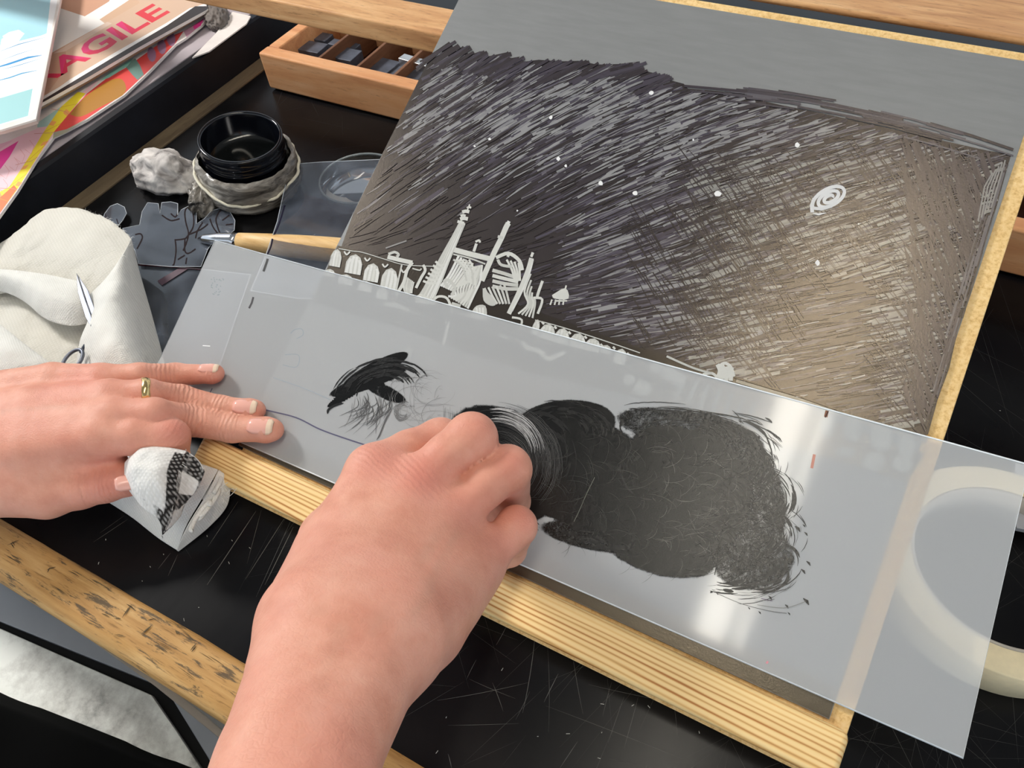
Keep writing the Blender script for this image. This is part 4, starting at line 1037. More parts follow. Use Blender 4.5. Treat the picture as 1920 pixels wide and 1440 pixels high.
out_c = zf([(690, 205), (785, 185), (800, 110), (830, 60), (890, 65), (900, 120), (910, 60), (960, 55), (1000, 65), (1000, 130), (1020, 100), (1060, 80), (1105, 90), (1105, 180), (1150, 150), (1190, 105), (1240, 92), (1290, 105), (1322, 160), (1318, 215), (1280, 245), (1215, 262),
            (1170, 320), (1130, 420), (960, 420), (780, 405), (760, 330), (720, 260)])
dr_c = [zf(l) for l in ([(1105, 90), (1060, 85), (1040, 110), (1045, 170), (1060, 230), (1050, 280), (1030, 330)], [(1080, 100), (1090, 150), (1085, 200), (1060, 240)],
                        [(985, 265), (990, 330), (980, 400), (970, 412)], [(985, 270), (1040, 262), (1060, 240)], [(1040, 265), (1040, 330), (1060, 345), (1100, 320)], [(1045, 405), (1050, 370)],
                        [(1240, 100), (1215, 150), (1225, 200), (1240, 240)], [(1180, 150), (1200, 200), (1230, 240)], [(1290, 130), (1250, 160)], [(1310, 180), (1270, 185)], [(1140, 170), (1110, 220), (1100, 260)],
                        [(960, 120), (985, 140), (1000, 120)], [(760, 240), (790, 235), (800, 260), (770, 320)], [(910, 130), (960, 160), (1010, 150)], [(1000, 380), (1040, 355)], [(1170, 180), (1130, 210), (1060, 240)])]
acetate('acetate_cutout', out_c, 0.0062, 'clear acetate cut-out of drawn figures beside the white cloth', dr_c, srgb(40, 30, 32), 2.6, cat='cut-out')
acetate('acetate_cutout', zf([(560, 200), (590, 120), (620, 80), (660, 65), (700, 85), (712, 120), (690, 160), (655, 200), (640, 240)]), 0.0050,
        'small rounded clear acetate cut-out above the white cloth', [zf([(590, 120), (600, 150)]), zf([(655, 150), (665, 180)])], srgb(50, 44, 52), 2.2, cat='cut-out')
acetate('acetate_cutout', zf([(-40, 330), (20, 240), (30, 175), (70, 140), (125, 145), (170, 200), (150, 260), (60, 330)]), 0.0050,
        'clear acetate cut-out with black pen lines at the left edge', [zf([(40, 190), (70, 165), (110, 160), (140, 185)]), zf([(75, 200), (100, 190)]), zf([(60, 230), (90, 215), (120, 220)]), zf([(30, 240), (40, 280)])], srgb(24, 20, 24), 2.6, cat='cut-out')
tp = slab('purple_tape_strip', [P(x, y, 0.0045) for x, y in zf([(885, 500), (1010, 425), (1060, 430), (910, 525)])], (0, 0, 0.0003), plain('purple_tape', srgb(78, 52, 66), 0.5)); tag(tp, 'short dark purple tape strip below the figure cut-out', 'tape strip')

# ================================================================== WOODEN-HANDLED SCRIBER
h0, h1 = P(448, 452, 0.010), P(700, 476, 0.011)
hd = (h1 - h0).normalized(); tip = P(372, 448, 0.009)
tool = thing('scribing_tool', 'pale beech tool handle with polished metal ferrule under the acetate', 'hand tool', P(540, 465, 0.0))
n = 14; pts = []; rad = []
for k in range(n):
    t = k / (n - 1); pts.append(h0.lerp(h1, t)); rad.append(0.0068 + 0.0035 * math.sin(min(1, t * 1.3) * math.pi * 0.5))
tube('handle', pts, 0, M_BEECH, tool, 20, radii=rad)
pts = [tip.lerp(h0, t) for t in (0, 0.15, 0.5, 0.85, 1.0)]
tube('ferrule', pts, 0, M_FERRULE, tool, 20, radii=[0.0012, 0.0040, 0.0058, 0.0066, 0.0067])

# ================================================================== PRINTS AND BOOK ON THE SHELF
def printed(name, outline, z, thick, label, cat, base_mat, marks, edgebev=0.0):
    t = thing(name, label, cat, P(*np.mean(np.array(outline), 0), z - thick))
    slab('paper_body', [P(x, y, z) for x, y in outline], (0, 0, thick), base_mat, t, edgebev)
    r = Ribbons(lambda x, y, o_: P(x, y, o_), z + 0.00008, 2.0e-6)
    marks(r); tag(r.build('print', M_PRINT, t), kind='stuff'); return t
k3 = lambda pts: [(x / 3.429, y / 3.429) for x, y in pts]
# patterned paper bag
def bag_marks(r):
    r.poly(k3([(-200, 1680), (0, 1380), (110, 1230), (240, 1020), (350, 860), (440, 745), (560, 600), (640, 510), (590, 540), (420, 690), (230, 830), (0, 930), (-200, 1000)]), srgb(246, 206, 214))
    r.poly(k3([(-200, 1150), (0, 975), (120, 905), (60, 1010), (0, 1090), (-200, 1300)]), srgb(236, 60, 160))
    r.poly(k3([(-200, 1000), (0, 925), (90, 900), (0, 960), (-200, 1090)]), srgb(238, 190, 204))
    r.poly(k3([(240, 790), (400, 680), (420, 690), (330, 810), (240, 820)]), srgb(176, 214, 208))
    # yellow strip with orange squares
    e = [(-120, 1540), (0, 1370), (110, 1220), (240, 1010), (345, 850), (440, 735), (550, 600)]
    f = [(-200, 1480), (-50, 1260), (60, 1200), (160, 1050), (280, 850), (390, 690), (500, 590)]
    r.poly(k3(e + f[::-1]), srgb(250, 228, 60))
    for i, t in enumerate([(0, .5), (1, .2), (2, .1), (2, .7), (3, .5), (4, .3), (4, .9)]):
        j, tt = t; a = np.array(e[j]) * (1 - tt) + np.array(e[j + 1]) * tt; b = np.array(f[j]) * (1 - tt) + np.array(f[j + 1]) * tt
        m = (a + b) / 2; d = np.array((40, -52)) * 0.5
        r.poly(k3([tuple(m), tuple(m + d), tuple(b + d), tuple(b)] if i % 2 else [tuple(a), tuple(a + d), tuple(m + d), tuple(m)]), srgb(246, 172, 96))
    r.poly(k3([(-120, 1540), (0, 1370), (110, 1215), (90, 1190), (0, 1270), (-120, 1400)]), srgb(246, 120, 62))
    for i in range(6):
        a = np.array(e[i]); b = np.array(f[i]); mid = (np.array(e[i + 1]) + a) / 2
        r.stroke(k3([tuple(a), tuple((a + b) / 2 + 4), tuple(b - np.array((60, -10)))]), 0.9, srgb(214, 140, 130))
        r.stroke(k3([tuple(mid), tuple((mid + b) / 2), tuple(b)]), 0.7, srgb(226, 170, 60))
    for x, y in [(30, 1060), (90, 1010), (130, 960), (20, 1150), (190, 900)]: r.stroke(k3([(x, y), (x + 30, y + 40), (x + 10, y + 90), (x - 30, y + 60)]), 0.8, srgb(226, 160, 160))
    # folded part at the right: red, ochre, teal
    r.poly(k3([(440, 735), (560, 600), (690, 500), (820, 430), (900, 370), (1080, 240), (1180, 200), (1130, 275), (960, 450), (800, 600), (560, 760), (430, 830), (345, 850)]), srgb(222, 74, 70))
    r.poly(k3(smooth_line([(450, 735), (540, 630), (680, 530), (770, 505), (808, 550), (790, 610), (640, 690), (520, 750), (450, 735)], 3)[:-1]), srgb(176, 122, 40))
    r.poly(k3([(800, 420), (870, 375), (900, 420), (925, 480), (885, 515), (850, 480)]), srgb(112, 146, 136))
    r.poly(k3([(640, 520), (700, 470), (860, 370), (820, 425), (700, 500)]), srgb(150, 206, 190))
    for cx, cy in [(975, 350), (1040, 300), (1100, 250)]:
        r.poly(k3([(cx + 26 * math.cos(a) + 12 * math.sin(a), cy + 46 * math.sin(a) - 14 * math.cos(a)) for a in [k * math.pi / 5 for k in range(10)]]), srgb(158, 118, 146))
    r.poly(k3([(1180, 200), (1340, 100), (1300, 150), (1200, 240)]), srgb(196, 150, 168)); r.poly(k3([(1240, 170), (1310, 120), (1290, 165), (1250, 190)]), srgb(236, 60, 150))
    r.poly(k3([(345, 850), (430, 830), (560, 762), (430, 850), (340, 890)]), srgb(160, 160, 140))
printed('patterned_paper_bag', k3([(-220, 1700), (0, 1382), (110, 1230), (240, 1020), (345, 880), (430, 838), (560, 768), (800, 610), (960, 460), (1130, 285), (1200, 240), (1300, 160), (1360, 80), (1300, 70), (900, 300), (500, 520), (200, 760), (-220, 960)]),
        0.0400, 0.0022, 'colourful patterned paper bag with yellow strip under the prints', 'paper bag', M_PAPER, bag_marks)
# cardboard sheets under the fragile print
printed('cardboard_sheet', k3([(200, 740), (258, 690), (560, 520), (900, 320), (1340, 66), (1320, 40), (800, 200), (100, 560)]), 0.0462, 0.0022, 'thin brown cardboard sheet edge under the fragile print', 'cardboard', M_CARD,
        lambda r: r.poly(k3([(255, 700), (560, 525), (900, 318), (1335, 66), (1330, 52), (880, 300), (540, 505), (255, 672)]), srgb(214, 204, 190)))
def fragile_marks(r):
    K1, K2 = srgb(216, 184, 158), srgb(206, 166, 138); WH = srgb(248, 246, 242)
    r.poly(k3([(-100, 760), (270, 645), (1070, 170), (1330, 30), (1250, -60), (-100, -60)]), WH)
    r.poly(k3([(380, 50), (400, -40), (730, -40), (700, 10), (545, 105)]), srgb(208, 160, 132))
    r.poly(k3([(640, 125), (830, 0), (900, -50), (1300, -50), (1330, 20), (1250, 45), (700, 170)]), K1)
    r.poly(k3([(640, 125), (830, 0), (870, -20), (900, 20), (700, 145)]), srgb(214, 178, 148))
    r.poly(k3([(270, 640), (285, 560), (300, 430), (330, 340), (690, 140), (1000, -40), (1300, -40), (1270, 20), (1065, 150), (700, 360), (450, 510)]), K1)
    r.poly(k3([(270, 600), (300, 520), (330, 345), (420, 295), (430, 430), (300, 610)]), K2)
    r.poly(k3([(340, 345), (690, 140), (720, 150), (420, 330)]), srgb(226, 202, 184))
    r.poly(k3([(268, 648), (285, 615), (450, 520), (1065, 150), (1072, 162), (700, 385), (450, 540)]), WH)
    r.poly(k3([(258, 668), (270, 645), (700, 385), (1072, 165), (1255, 40), (1340, 40), (1330, 62), (900, 300), (560, 500)]), srgb(44, 38, 38))  # shadow of the card's thickness, drawn in as a dark strip
    # lettering
    cu = bpy.data.curves.new('letters', 'FONT'); cu.body = 'FRAGILE'; cu.size = 1.0; cu.offset = 0.028; cu.resolution_u = 3
    ob = bpy.data.objects.new('letters', cu); COL.objects.link(ob)
    dg = bpy.context.evaluated_depsgraph_get(); me = bpy.data.meshes.new_from_object(ob.evaluated_get(dg))
    co = np.array([v.co[:] for v in me.vertices]); x0, x1, ya, yb = co[:, 0].min(), co[:, 0].max(), co[:, 1].min(), co[:, 1].max()
    r.off += r.step
    tris = [tuple(p.vertices) for p in me.polygons]; b = len(r.v)
    bl, br = np.array((40, 186.)), np.array((320, 23.)); ul, ur = np.array((-26., -25.)), np.array((-34., -17.))
    for c in co:
        s = (c[0] - x0) / (x1 - x0); t = (c[1] - ya) / (yb - ya)
        p = bl * (1 - s) + br * s + (ul * (1 - s) + ur * s) * t; r.v.append(r.surf(p[0], p[1], r.off))
    for f in tris:
        xs = np.mean([(co[k][0] - x0) / (x1 - x0) for k in f]); ys = np.mean([(co[k][1] - ya) / (yb - ya) for k in f])
        colr = srgb(222, 60, 72) if (xs > 0.80) else (srgb(226, 52, 118) if ys > 0.42 else srgb(218, 44, 84))
        r.f.append(tuple(b + k for k in f)); r.c.append((*colr, 1))
    bpy.data.objects.remove(ob)
printed('fragile_print', k3([(-100, 800), (258, 668), (560, 500), (900, 300), (1335, 60), (1300, -60), (1200, -200), (-100, -200)]), 0.0495, 0.0028,
        'white and kraft print with red FRAGILE tape lettering', 'print', M_PAPER, fragile_marks)
# blue book
def book_marks(r):
    WH = srgb(252, 252, 252)
    r.poly(k3([(-400, 900), (0, 808), (180, 752), (232, 700), (390, -100), (-400, -100)]), WH)
    r.poly(k3([(-400, 480), (0, 330), (300, 215), (335, -100), (-400, -100)]), srgb(166, 216, 230))
    r.poly(k3([(-400, 420), (0, 300), (10, 250), (130, 195), (150, 225), (120, 265), (300, 220), (295, 300), (0, 420), (-400, 560)]), WH)
    r.poly(k3([(-400, 720), (0, 610), (214, 540), (210, 570), (0, 632), (-400, 760)]), srgb(226, 244, 244))
    r.poly(k3([(-400, 760), (0, 632), (210, 570), (180, 745), (0, 798), (-400, 900)]), srgb(158, 208, 210))
    r.stroke(k3([(20, 240), (60, 215), (120, 200), (150, 215), (110, 245), (40, 280)]), 5, WH); 
    BL = srgb(60, 150, 196)
    r.stroke(k3([(0, 330), (120, 285), (290, 240)]), 1.5, BL, 0.4); r.stroke(k3([(0, 392), (110, 350), (230, 312)]), 1.0, BL, 0.4)
    r.stroke(k3([(-60, 445), (60, 410), (180, 370), (268, 355)]), 3.6, srgb(40, 146, 206), 0.4); r.stroke(k3([(0, 450), (120, 420), (265, 375)]), 1.2, BL, 0.4)
    r.stroke(k3([(-40, 525), (60, 500), (140, 472), (240, 452)]), 2.4, srgb(66, 160, 206), 0.5)
bk = printed('picture_book', k3([(-400, 905), (0, 836), (200, 775), (231, 765), (384, 0), (410, -140), (-400, -140)]), 0.070, 0.0016,
        'pale blue paperback book with white lettering on top of the prints', 'book', M_PAPER, book_marks)
slab('page_block', [P(x, y, 0.0683) for x, y in k3([(-400, 898), (0, 829), (205, 769), (226, 762), (378, 0), (404, -140), (-400, -140)])], (0, 0, 0.0050), plain('page_edges', srgb(228, 206, 196), 0.8, 0.2), bk)
slab('back_cover', [P(x, y, 0.0632) for x, y in k3([(-400, 916), (0, 850), (206, 788), (233, 778), (384, 10), (410, -130), (-400, -130)])], (0, 0, 0.0014), M_PAPER, bk)
# white card and dark scrap at the end of the shelf
wc = slab('white_card', [P(x, y, 0.0385) for x, y in [(405, 62), (436, 22), (470, 30), (462, 44), (392, 96), (360, 108)]], (0, 0, 0.0012), M_PAPER); tag(wc, 'small white card at the far end of the shelf under the rail', 'card')
crumple('paper_scrap', P(409, 40, 0.0348), 0.014, 0.030, 0.010, plain('scrap_grey', srgb(112, 104, 98), 0.7), 2.2, 'crumpled grey paper scrap beside the tip of the paper bag', 'paper scrap', 0.8, 0.4)

# ================================================================== CLOTHS
def coons(name, top, bot, left, right, mat, parent, nu=40, nv=30, bulge=0.0, wrink=0.0, wf=60, seed=0.0, thick=0.0006, fray=0.0, inkfn=None):
    """cloth patch spanned between four border lines of (px, py, z)"""
    cv = lambda L, n: np.array([list(P(x, y, z)) for x, y, z in resample(smooth_line(L, 6) if len(L) > 2 else L, n)])
    T, B, L_, R_ = cv(top, nu), cv(bot, nu), cv(left, nv), cv(right, nv)
    vs = []; ink = []
    for j in range(nv):
        v = j / (nv - 1)
        for i in range(nu):
            u = i / (nu - 1)
            p = (1 - v) * T[i] + v * B[i] + (1 - u) * L_[j] + u * R_[j] - ((1 - u) * (1 - v) * T[0] + u * (1 - v) * T[-1] + (1 - u) * v * B[0] + u * v * B[-1])
            p = Vector(p); m = min(1, 6 * min(u, 1 - u, v, 1 - v) + 0.15)
            nz = mnoise.noise((p.x * wf, p.y * wf, seed)) + 0.5 * mnoise.noise((p.x * wf * 2.3, p.y * wf * 2.3, seed + 5))
            p.z += bulge * 16 * u * (1 - u) * v * (1 - v) + wrink * nz * m
            if fray and j == 0: p += Vector((rs.gauss(0, fray), rs.gauss(0, fray), 0))
            vs.append(p)
            if inkfn: ink.append(inkfn(u, v))
    fs = [(j * nu + i, j * nu + i + 1, (j + 1) * nu + i + 1, (j + 1) * nu + i) for j in range(nv - 1) for i in range(nu - 1)]
    o = mesh(name, vs, fs, mat, parent, smooth=True, attrs={'ink': ink} if inkfn else None)
    m = o.modifiers.new('thick', 'SOLIDIFY'); m.thickness = thick; m.offset = 0
    m = o.modifiers.new('sub', 'SUBSURF'); m.levels = 1; m.render_levels = 1
    return o
rs = random.Random(21)
cl = thing('cotton_cloth', 'folded white cotton cloth heaped beside the left hand', 'cloth', P(130, 560, 0.0))
coons('sheer_back_fold', [(-60, 500, 0.022), (30, 435, 0.030), (85, 393, 0.030), (150, 392, 0.034), (205, 412, 0.036), (246, 446, 0.034)],
      [(-60, 560, 0.018), (60, 545, 0.022), (140, 560, 0.024), (180, 580, 0.026)], [(-60, 500, 0.022), (-60, 560, 0.018)], [(246, 446, 0.034), (230, 500, 0.036), (180, 580, 0.026)], M_MUSLIN, cl, 56, 30, 0.004, 0.0016, 55, 1.0, fray=0.0006)
coons('under_fold', [(-60, 500, 0.012), (60, 520, 0.014), (150, 540, 0.016), (200, 560, 0.016)], [(-60, 690, 0.008), (60, 700, 0.010), (150, 705, 0.010), (240, 700, 0.010)],
      [(-60, 500, 0.012), (-60, 690, 0.008)], [(200, 560, 0.016), (240, 700, 0.010)], M_MUSLIN, cl, 40, 24, 0.002, 0.002, 50, 2.0)
coons('middle_fold', [(-60, 505, 0.034), (0, 505, 0.036), (70, 512, 0.038), (140, 525, 0.038), (152, 530, 0.036)], [(-60, 545, 0.024), (0, 546, 0.024), (45, 565, 0.026), (85, 598, 0.028), (130, 611, 0.028), (168, 606, 0.026)],
      [(-60, 505, 0.034), (-60, 545, 0.024)], [(152, 530, 0.036), (160, 565, 0.036), (168, 606, 0.026)], M_CLOTH, cl, 40, 26, 0.006, 0.0016, 45, 3.0)
coons('right_roll', [(160, 560, 0.034), (200, 520, 0.044), (228, 480, 0.044), (246, 446, 0.036)], [(140, 700, 0.022), (200, 708, 0.034), (255, 705, 0.034), (312, 690, 0.010)],
      [(160, 560, 0.034), (165, 600, 0.034), (150, 640, 0.030), (140, 700, 0.022)], [(246, 446, 0.036), (262, 510, 0.022), (285, 590, 0.012), (312, 690, 0.010)], M_CLOTH, cl, 40, 44, 0.010, 0.0022, 40, 4.0)
coons('lower_fold', [(-60, 570, 0.036), (0, 608, 0.036), (50, 648, 0.034), (108, 690, 0.028)], [(-60, 720, 0.024), (0, 725, 0.026), (60, 725, 0.024), (110, 715, 0.022)],
      [(-60, 570, 0.036), (-60, 720, 0.024)], [(108, 690, 0.028), (110, 715, 0.022)], M_CLOTH, cl, 36, 24, 0.008, 0.0014, 45, 5.0)
# frayed threads along the torn edge
fr = []
th_edge = resample([(150, 392, 0.035), (205, 412, 0.037), (246, 446, 0.035), (240, 470, 0.038), (228, 480, 0.0445)], 60)
for k, (x, y, z) in enumerate(th_edge):
    a = P(x, y, z); d = Vector((rs.gauss(0.4, 0.8), rs.gauss(0.5, 0.8), rs.gauss(0, 0.5))).normalized() * rs.uniform(0.0015, 0.005)
    fr.append((a, d))
vs = []; fs = []
for a, d in fr:
    b = len(vs); s = d.orthogonal().normalized() * 0.00018; vs += [a - s, a + s, a + d * 0.6 + Vector((0, 0, 0.0008)) + s * 0.7, a + d * 0.6 + Vector((0, 0, 0.0008)) - s * 0.7, a + d]
    fs += [(b, b + 1, b + 2, b + 3), (b + 3, b + 2, b + 4)]
tag(mesh('frayed_threads', vs, fs, M_CLOTH, cl), kind='stuff')

# folded pad under the fingers
pad = thing('folded_cloth_pad', 'rolled white cloth pad on the black bench under the fingers', 'cloth', P(330, 960, 0.0))
coons('top_fold', [(195, 925, 0.020), (260, 880, 0.026), (330, 860, 0.026), (410, 880, 0.022)], [(205, 942, 0.004), (250, 972, 0.004), (295, 1008, 0.004), (332, 1032, 0.003)],
      [(195, 925, 0.020), (198, 935, 0.012), (205, 942, 0.004)], [(410, 880, 0.022), (385, 925, 0.022), (350, 985, 0.016), (332, 1032, 0.003)], M_CLOTH, pad, 40, 34, 0.008, 0.0008, 60, 6.0)
coons('roll_end', [(410, 880, 0.022), (388, 925, 0.022), (352, 985, 0.016), (331, 1032, 0.003)], [(432, 912, 0.012), (425, 950, 0.004), (390, 990, 0.002), (334, 1034, 0.001)],
      [(410, 880, 0.022), (425, 893, 0.018), (432, 912, 0.012)], [(331, 1032, 0.003), (334, 1034, 0.001)], M_CLOTH, pad, 40, 24, 0.002, 0.0006, 60, 7.0)
for k, (cx, cy, s) in enumerate([(392, 940, 1.0), (390, 945, 0.66), (376, 968, 0.8), (398, 920, 0.7)]):
    pts = [P(cx + s * (24 * math.cos(a) - 14 * math.sin(a)) * 0.8, cy + s * (26 * math.sin(a) + -30 * math.cos(a) * 0.7), 0.017 + 0.001 * k) for a in [i * 0.22 + k for i in range(20)]]
    tube('fold_ridge', pts, 0.0014, M_CLOTH, pad, 8)
for k in range(10):
    x, y = rs.uniform(375, 425), rs.uniform(905, 960)
    pts = [P(x, y, 0.02), P(x + rs.uniform(-12, 16), y - rs.uniform(0, 18), 0.024), P(x + rs.uniform(-5, 22), y - rs.uniform(5, 30), 0.023)]
    tube('loose_thread', [pts[0].lerp(pts[1], t).lerp(pts[1].lerp(pts[2], t), t) for t in [i / 7 for i in range(8)]], 0.00016, M_CLOTH, pad, 4)

# inky rag held between forefinger and thumb
rag = thing('inky_rag', 'small white rag with black ink stains pinched by the left hand', 'rag', P(300, 920, 0.02))
def ink1(u, v):
    d = max(0.0, (u - 0.60) / 0.40) * (0.35 + 0.65 * v) + (0.5 if (u > 0.86 and 0.05 < v < 0.95) else 0)
    return min(1.0, d + (0.35 if v > 0.85 and u > 0.4 else 0))
coons('rag_front', [(234, 868, 0.052), (262, 840, 0.058), (300, 837, 0.060), (350, 845, 0.056)], [(243, 920, 0.046), (268, 952, 0.044), (298, 975, 0.040), (304, 1004, 0.030)],
      [(234, 868, 0.052), (234, 895, 0.052), (243, 920, 0.046)], [(350, 845, 0.056), (334, 885, 0.056), (326, 945, 0.046), (304, 1004, 0.030)], M_RAG, rag, 40, 44, 0.0075, 0.0022, 75, 8.0, inkfn=ink1)
coons('rag_side', [(350, 845, 0.056), (372, 862, 0.050), (384, 884, 0.046)], [(304, 1004, 0.030), (318, 990, 0.030), (338, 968, 0.030)],
      [(350, 845, 0.056), (334, 885, 0.056), (326, 945, 0.046), (304, 1004, 0.030)], [(384, 884, 0.046), (372, 915, 0.040), (350, 940, 0.036), (338, 968, 0.030)], M_RAG, rag, 24, 40, -0.003, 0.0030, 95, 9.0,
      inkfn=lambda u, v: 0.30 + 0.55 * (math.sin(v * 13) > 0.1) * (1 - abs(u - 0.5)) + (0.3 if u < 0.12 or u > 0.9 else 0))
for k in range(26):
    t = k / 25; x, y, z = resample([(350, 845, 0.0565), (334, 885, 0.0565), (326, 945, 0.0465), (304, 1004, 0.0305)], 26)[k]
    a = P(x, y, z); d = Vector((rs.gauss(0.5, 0.6), rs.gauss(-0.3, 0.6), rs.gauss(0.2, 0.5))) * 0.0022
    tube('loose_thread', [a, a + d * 0.5 + Vector((0, 0, 0.0004)), a + d], 0.00016, M_BLACKCLOTH if k % 2 else M_CLOTH, rag, 4)

# scissors tucked in the cloth
sci = thing('scissors', 'small steel scissors tucked into the white cloth', 'scissors', P(160, 590, 0.03))
t0, t1, t2 = P(143, 511, 0.046), P(176, 612, 0.040), P(135, 700, 0.036)
def blade(off, mat, w0):
    d = (t1 - t0); s = d.cross(Vector((0, 0, 1))).normalized()
    pts = [t0 + s * off, t0.lerp(t1, 0.35) + s * (off + w0), t0.lerp(t1, 0.8) + s * (off + w0 * 1.1), t1 + s * (off + w0 * 0.6), t1 - s * 0.0005 + s * off, t0.lerp(t1, 0.5) + s * off]
    return slab('blade', pts, (0, 0, 0.0012), mat, sci, 0.0002)
blade(0.0, M_SCISSOR, 0.0030); b2 = blade(0.0, M_SCISSOR, -0.0034)
for v in b2.data.vertices: v.co.z -= 0.0014
tube('shank', [t1, P(172, 630, 0.034), P(152, 662, 0.032)], 0.0016, M_SCISSOR, sci, 8)
for cx, cy in ((136, 676),):
    c = P(cx, cy, 0.036); tube('handle_ring', [c + Vector((0.0062 * math.cos(a), 0.0085 * math.sin(a), 0.002 * math.sin(a))) for a in [k * 2 * math.pi / 28 for k in range(28)]], 0.0012, M_SCISSOR, sci, 8, closed=True)
c = t1 + Vector((0, 0, 0.0006)); lathe('pivot_screw', [(0.0, 0.0012), (0.0016, 0.0010), (0.0018, 0.0)], c, M_SCISSOR, sci, 16)

# ================================================================== PERSON: two hands
def smin(a, b, k):
    h = np.clip(0.5 + 0.5 * (b - a) / k, 0, 1); return b + (a - b) * h - k * h * (1 - h)
def cone(Pt, a, b, r1, r2):
    a = np.array(a); b = np.array(b); ba = b - a; L2 = ba @ ba
    d = Pt - a.astype(np.float32); h = np.clip((d @ ba.astype(np.float32)) / L2, 0, 1)
    q = d - h[..., None] * ba.astype(np.float32)
    return np.sqrt(np.einsum('...i,...i', q, q)) - (r1 + (r2 - r1) * h)
def chain(Pt, pts, k=0.0015):
    d = None
    for (a, ra), (b, rb_) in zip(pts[:-1], pts[1:]):
        c = cone(Pt, a, b, ra, rb_); d = c if d is None else smin(d, c, k)
    return d
def surface_nets(F, org, h):
    nx, ny, nz = F.shape; ins = F < 0
    cnt = np.zeros((nx - 1, ny - 1, nz - 1), np.float32); acc = np.zeros((nx - 1, ny - 1, nz - 1, 3), np.float32)
    cs = [(0, 0, 0), (1, 0, 0), (0, 1, 0), (1, 1, 0), (0, 0, 1), (1, 0, 1), (0, 1, 1), (1, 1, 1)]
    sub = lambda A, c: A[c[0]:nx - 1 + c[0], c[1]:ny - 1 + c[1], c[2]:nz - 1 + c[2]]
    for i in range(8):
        for j in range(i + 1, 8):
            a, b = cs[i], cs[j]
            if sum(abs(p - q_) for p, q_ in zip(a, b)) != 1: continue
            fa, fb = sub(F, a), sub(F, b); m = (fa < 0) != (fb < 0)
            t = np.where(m, fa / (fa - fb + 1e-20), 0)
            cnt += m
            for ax in range(3): acc[..., ax] += np.where(m, a[ax] + t * (b[ax] - a[ax]), 0)
    act = cnt > 0; ids = -np.ones(act.shape, np.int64); ids[act] = np.arange(act.sum())
    g = np.argwhere(act); V = (g + acc[act] / cnt[act][:, None]) * h + org
    faces = []
    for ax in range(3):
        o1, o2 = [(1, 2), (2, 0), (0, 1)][ax]
        sl0 = [slice(1, -1)] * 3; sl0[ax] = slice(0, -1); sl1 = list(sl0); sl1[ax] = slice(1, None)
        A = ins[tuple(sl0)]; B = ins[tuple(sl1)]
        e = np.argwhere(A != B)
        if len(e) == 0: continue
        flip = A[tuple(e.T)]
        base = e.copy()
        for o_ in (o1, o2): base[:, o_] += 1
        def cid(d1, d2):
            c = base.copy(); c[:, o1] -= d1; c[:, o2] -= d2; return ids[tuple(c.T)]
        q4 = np.stack([cid(1, 1), cid(0, 1), cid(0, 0), cid(1, 0)], 1)
        q4[~flip] = q4[~flip][:, ::-1]; faces.append(q4)
    return V, np.concatenate(faces)
def lap_smooth(V, Fq, it=3, lam=0.5):
    n = len(V); src = np.concatenate([Fq[:, [0, 1, 2, 3]].ravel(), Fq[:, [1, 2, 3, 0]].ravel()]); dst = np.concatenate([Fq[:, [1, 2, 3, 0]].ravel(), Fq[:, [0, 1, 2, 3]].ravel()])
    deg = np.bincount(src, minlength=n).astype(float)
    for _ in range(it):
        for l in (lam, -lam * 1.04):
            av = np.stack([np.bincount(src, V[dst, k], n) for k in range(3)], 1) / deg[:, None]; V = V + l * (av - V)
    return V
def build_hand(name, palm, fingers, h, creases, reds, veins, parent, kp=0.010, kf=0.0045, kff=0.0016, pad_=0.006):
    allp = np.array([list(p) for seg in palm for p, r in seg] + [list(p) for f in fingers for p, r in f]); rr_ = max(r for seg in palm + fingers for p, r in seg)
    lo = allp.min(0) - rr_ - pad_; hi = allp.max(0) + rr_ + pad_
    ax = [np.arange(lo[k], hi[k], h, dtype=np.float32) for k in range(3)]
    Pt = np.stack(np.meshgrid(*ax, indexing='ij'), -1)
    def local(acc, segs, k):
        # evaluate one chain only near it, then blend into the field
        pp = np.array([list(p) for p, r in segs]); rm = max(r for p, r in segs) + k + 0.004
        i0 = np.maximum(0, ((pp.min(0) - rm - lo) / h).astype(int)); i1 = ((pp.max(0) + rm - lo) / h).astype(int) + 2
        sl_ = tuple(slice(x, y) for x, y in zip(i0, i1))
        acc[sl_] = smin(acc[sl_], chain(Pt[sl_], segs, 0.003), k)
    D = np.full(Pt.shape[:3], 0.02, np.float32); Fd = D.copy()
    for seg in palm: local(D, seg, kp)
    for f in fingers: local(Fd, f, kff)
    D = smin(D, Fd, kf)
    V, Fq = surface_nets(D, lo, h); V = lap_smooth(V, Fq, 4, 0.55)
    cs_ = np.zeros(len(V)); cm_ = np.zeros(len(V)); red = np.zeros(len(V)); vein = np.zeros(len(V))
    for c, d, wd, rad, amp in creases:
        c = np.array(c); d = np.array(d) / np.linalg.norm(d); q_ = V - c; s = q_ @ d; per = np.linalg.norm(q_ - s[:, None] * d, axis=1)
        m = amp * np.exp(-(s / wd) ** 2) * np.clip((rad - per) / (0.3 * rad), 0, 1)
        k = m > cm_; cm_[k] = m[k]; cs_[k] = s[k]
    for c, r, amp in reds:
        d = np.linalg.norm(V - np.array(c), axis=1); red = np.maximum(red, amp * np.exp(-(d / r) ** 2))
    for a, b, r in veins:
        a = np.array(a); b = np.array(b); ba = b - a; t = np.clip((V - a) @ ba / (ba @ ba), 0, 1); d = np.linalg.norm(V - a - t[:, None] * ba, axis=1)
        vein = np.maximum(vein, np.exp(-(d / r) ** 2))
    # tendons and veins stand slightly proud
    o = mesh(name, V, Fq, M_SKIN, parent, smooth=True, attrs={'cs': cs_, 'cm': cm_, 'red': red, 'vein': vein})
    return o

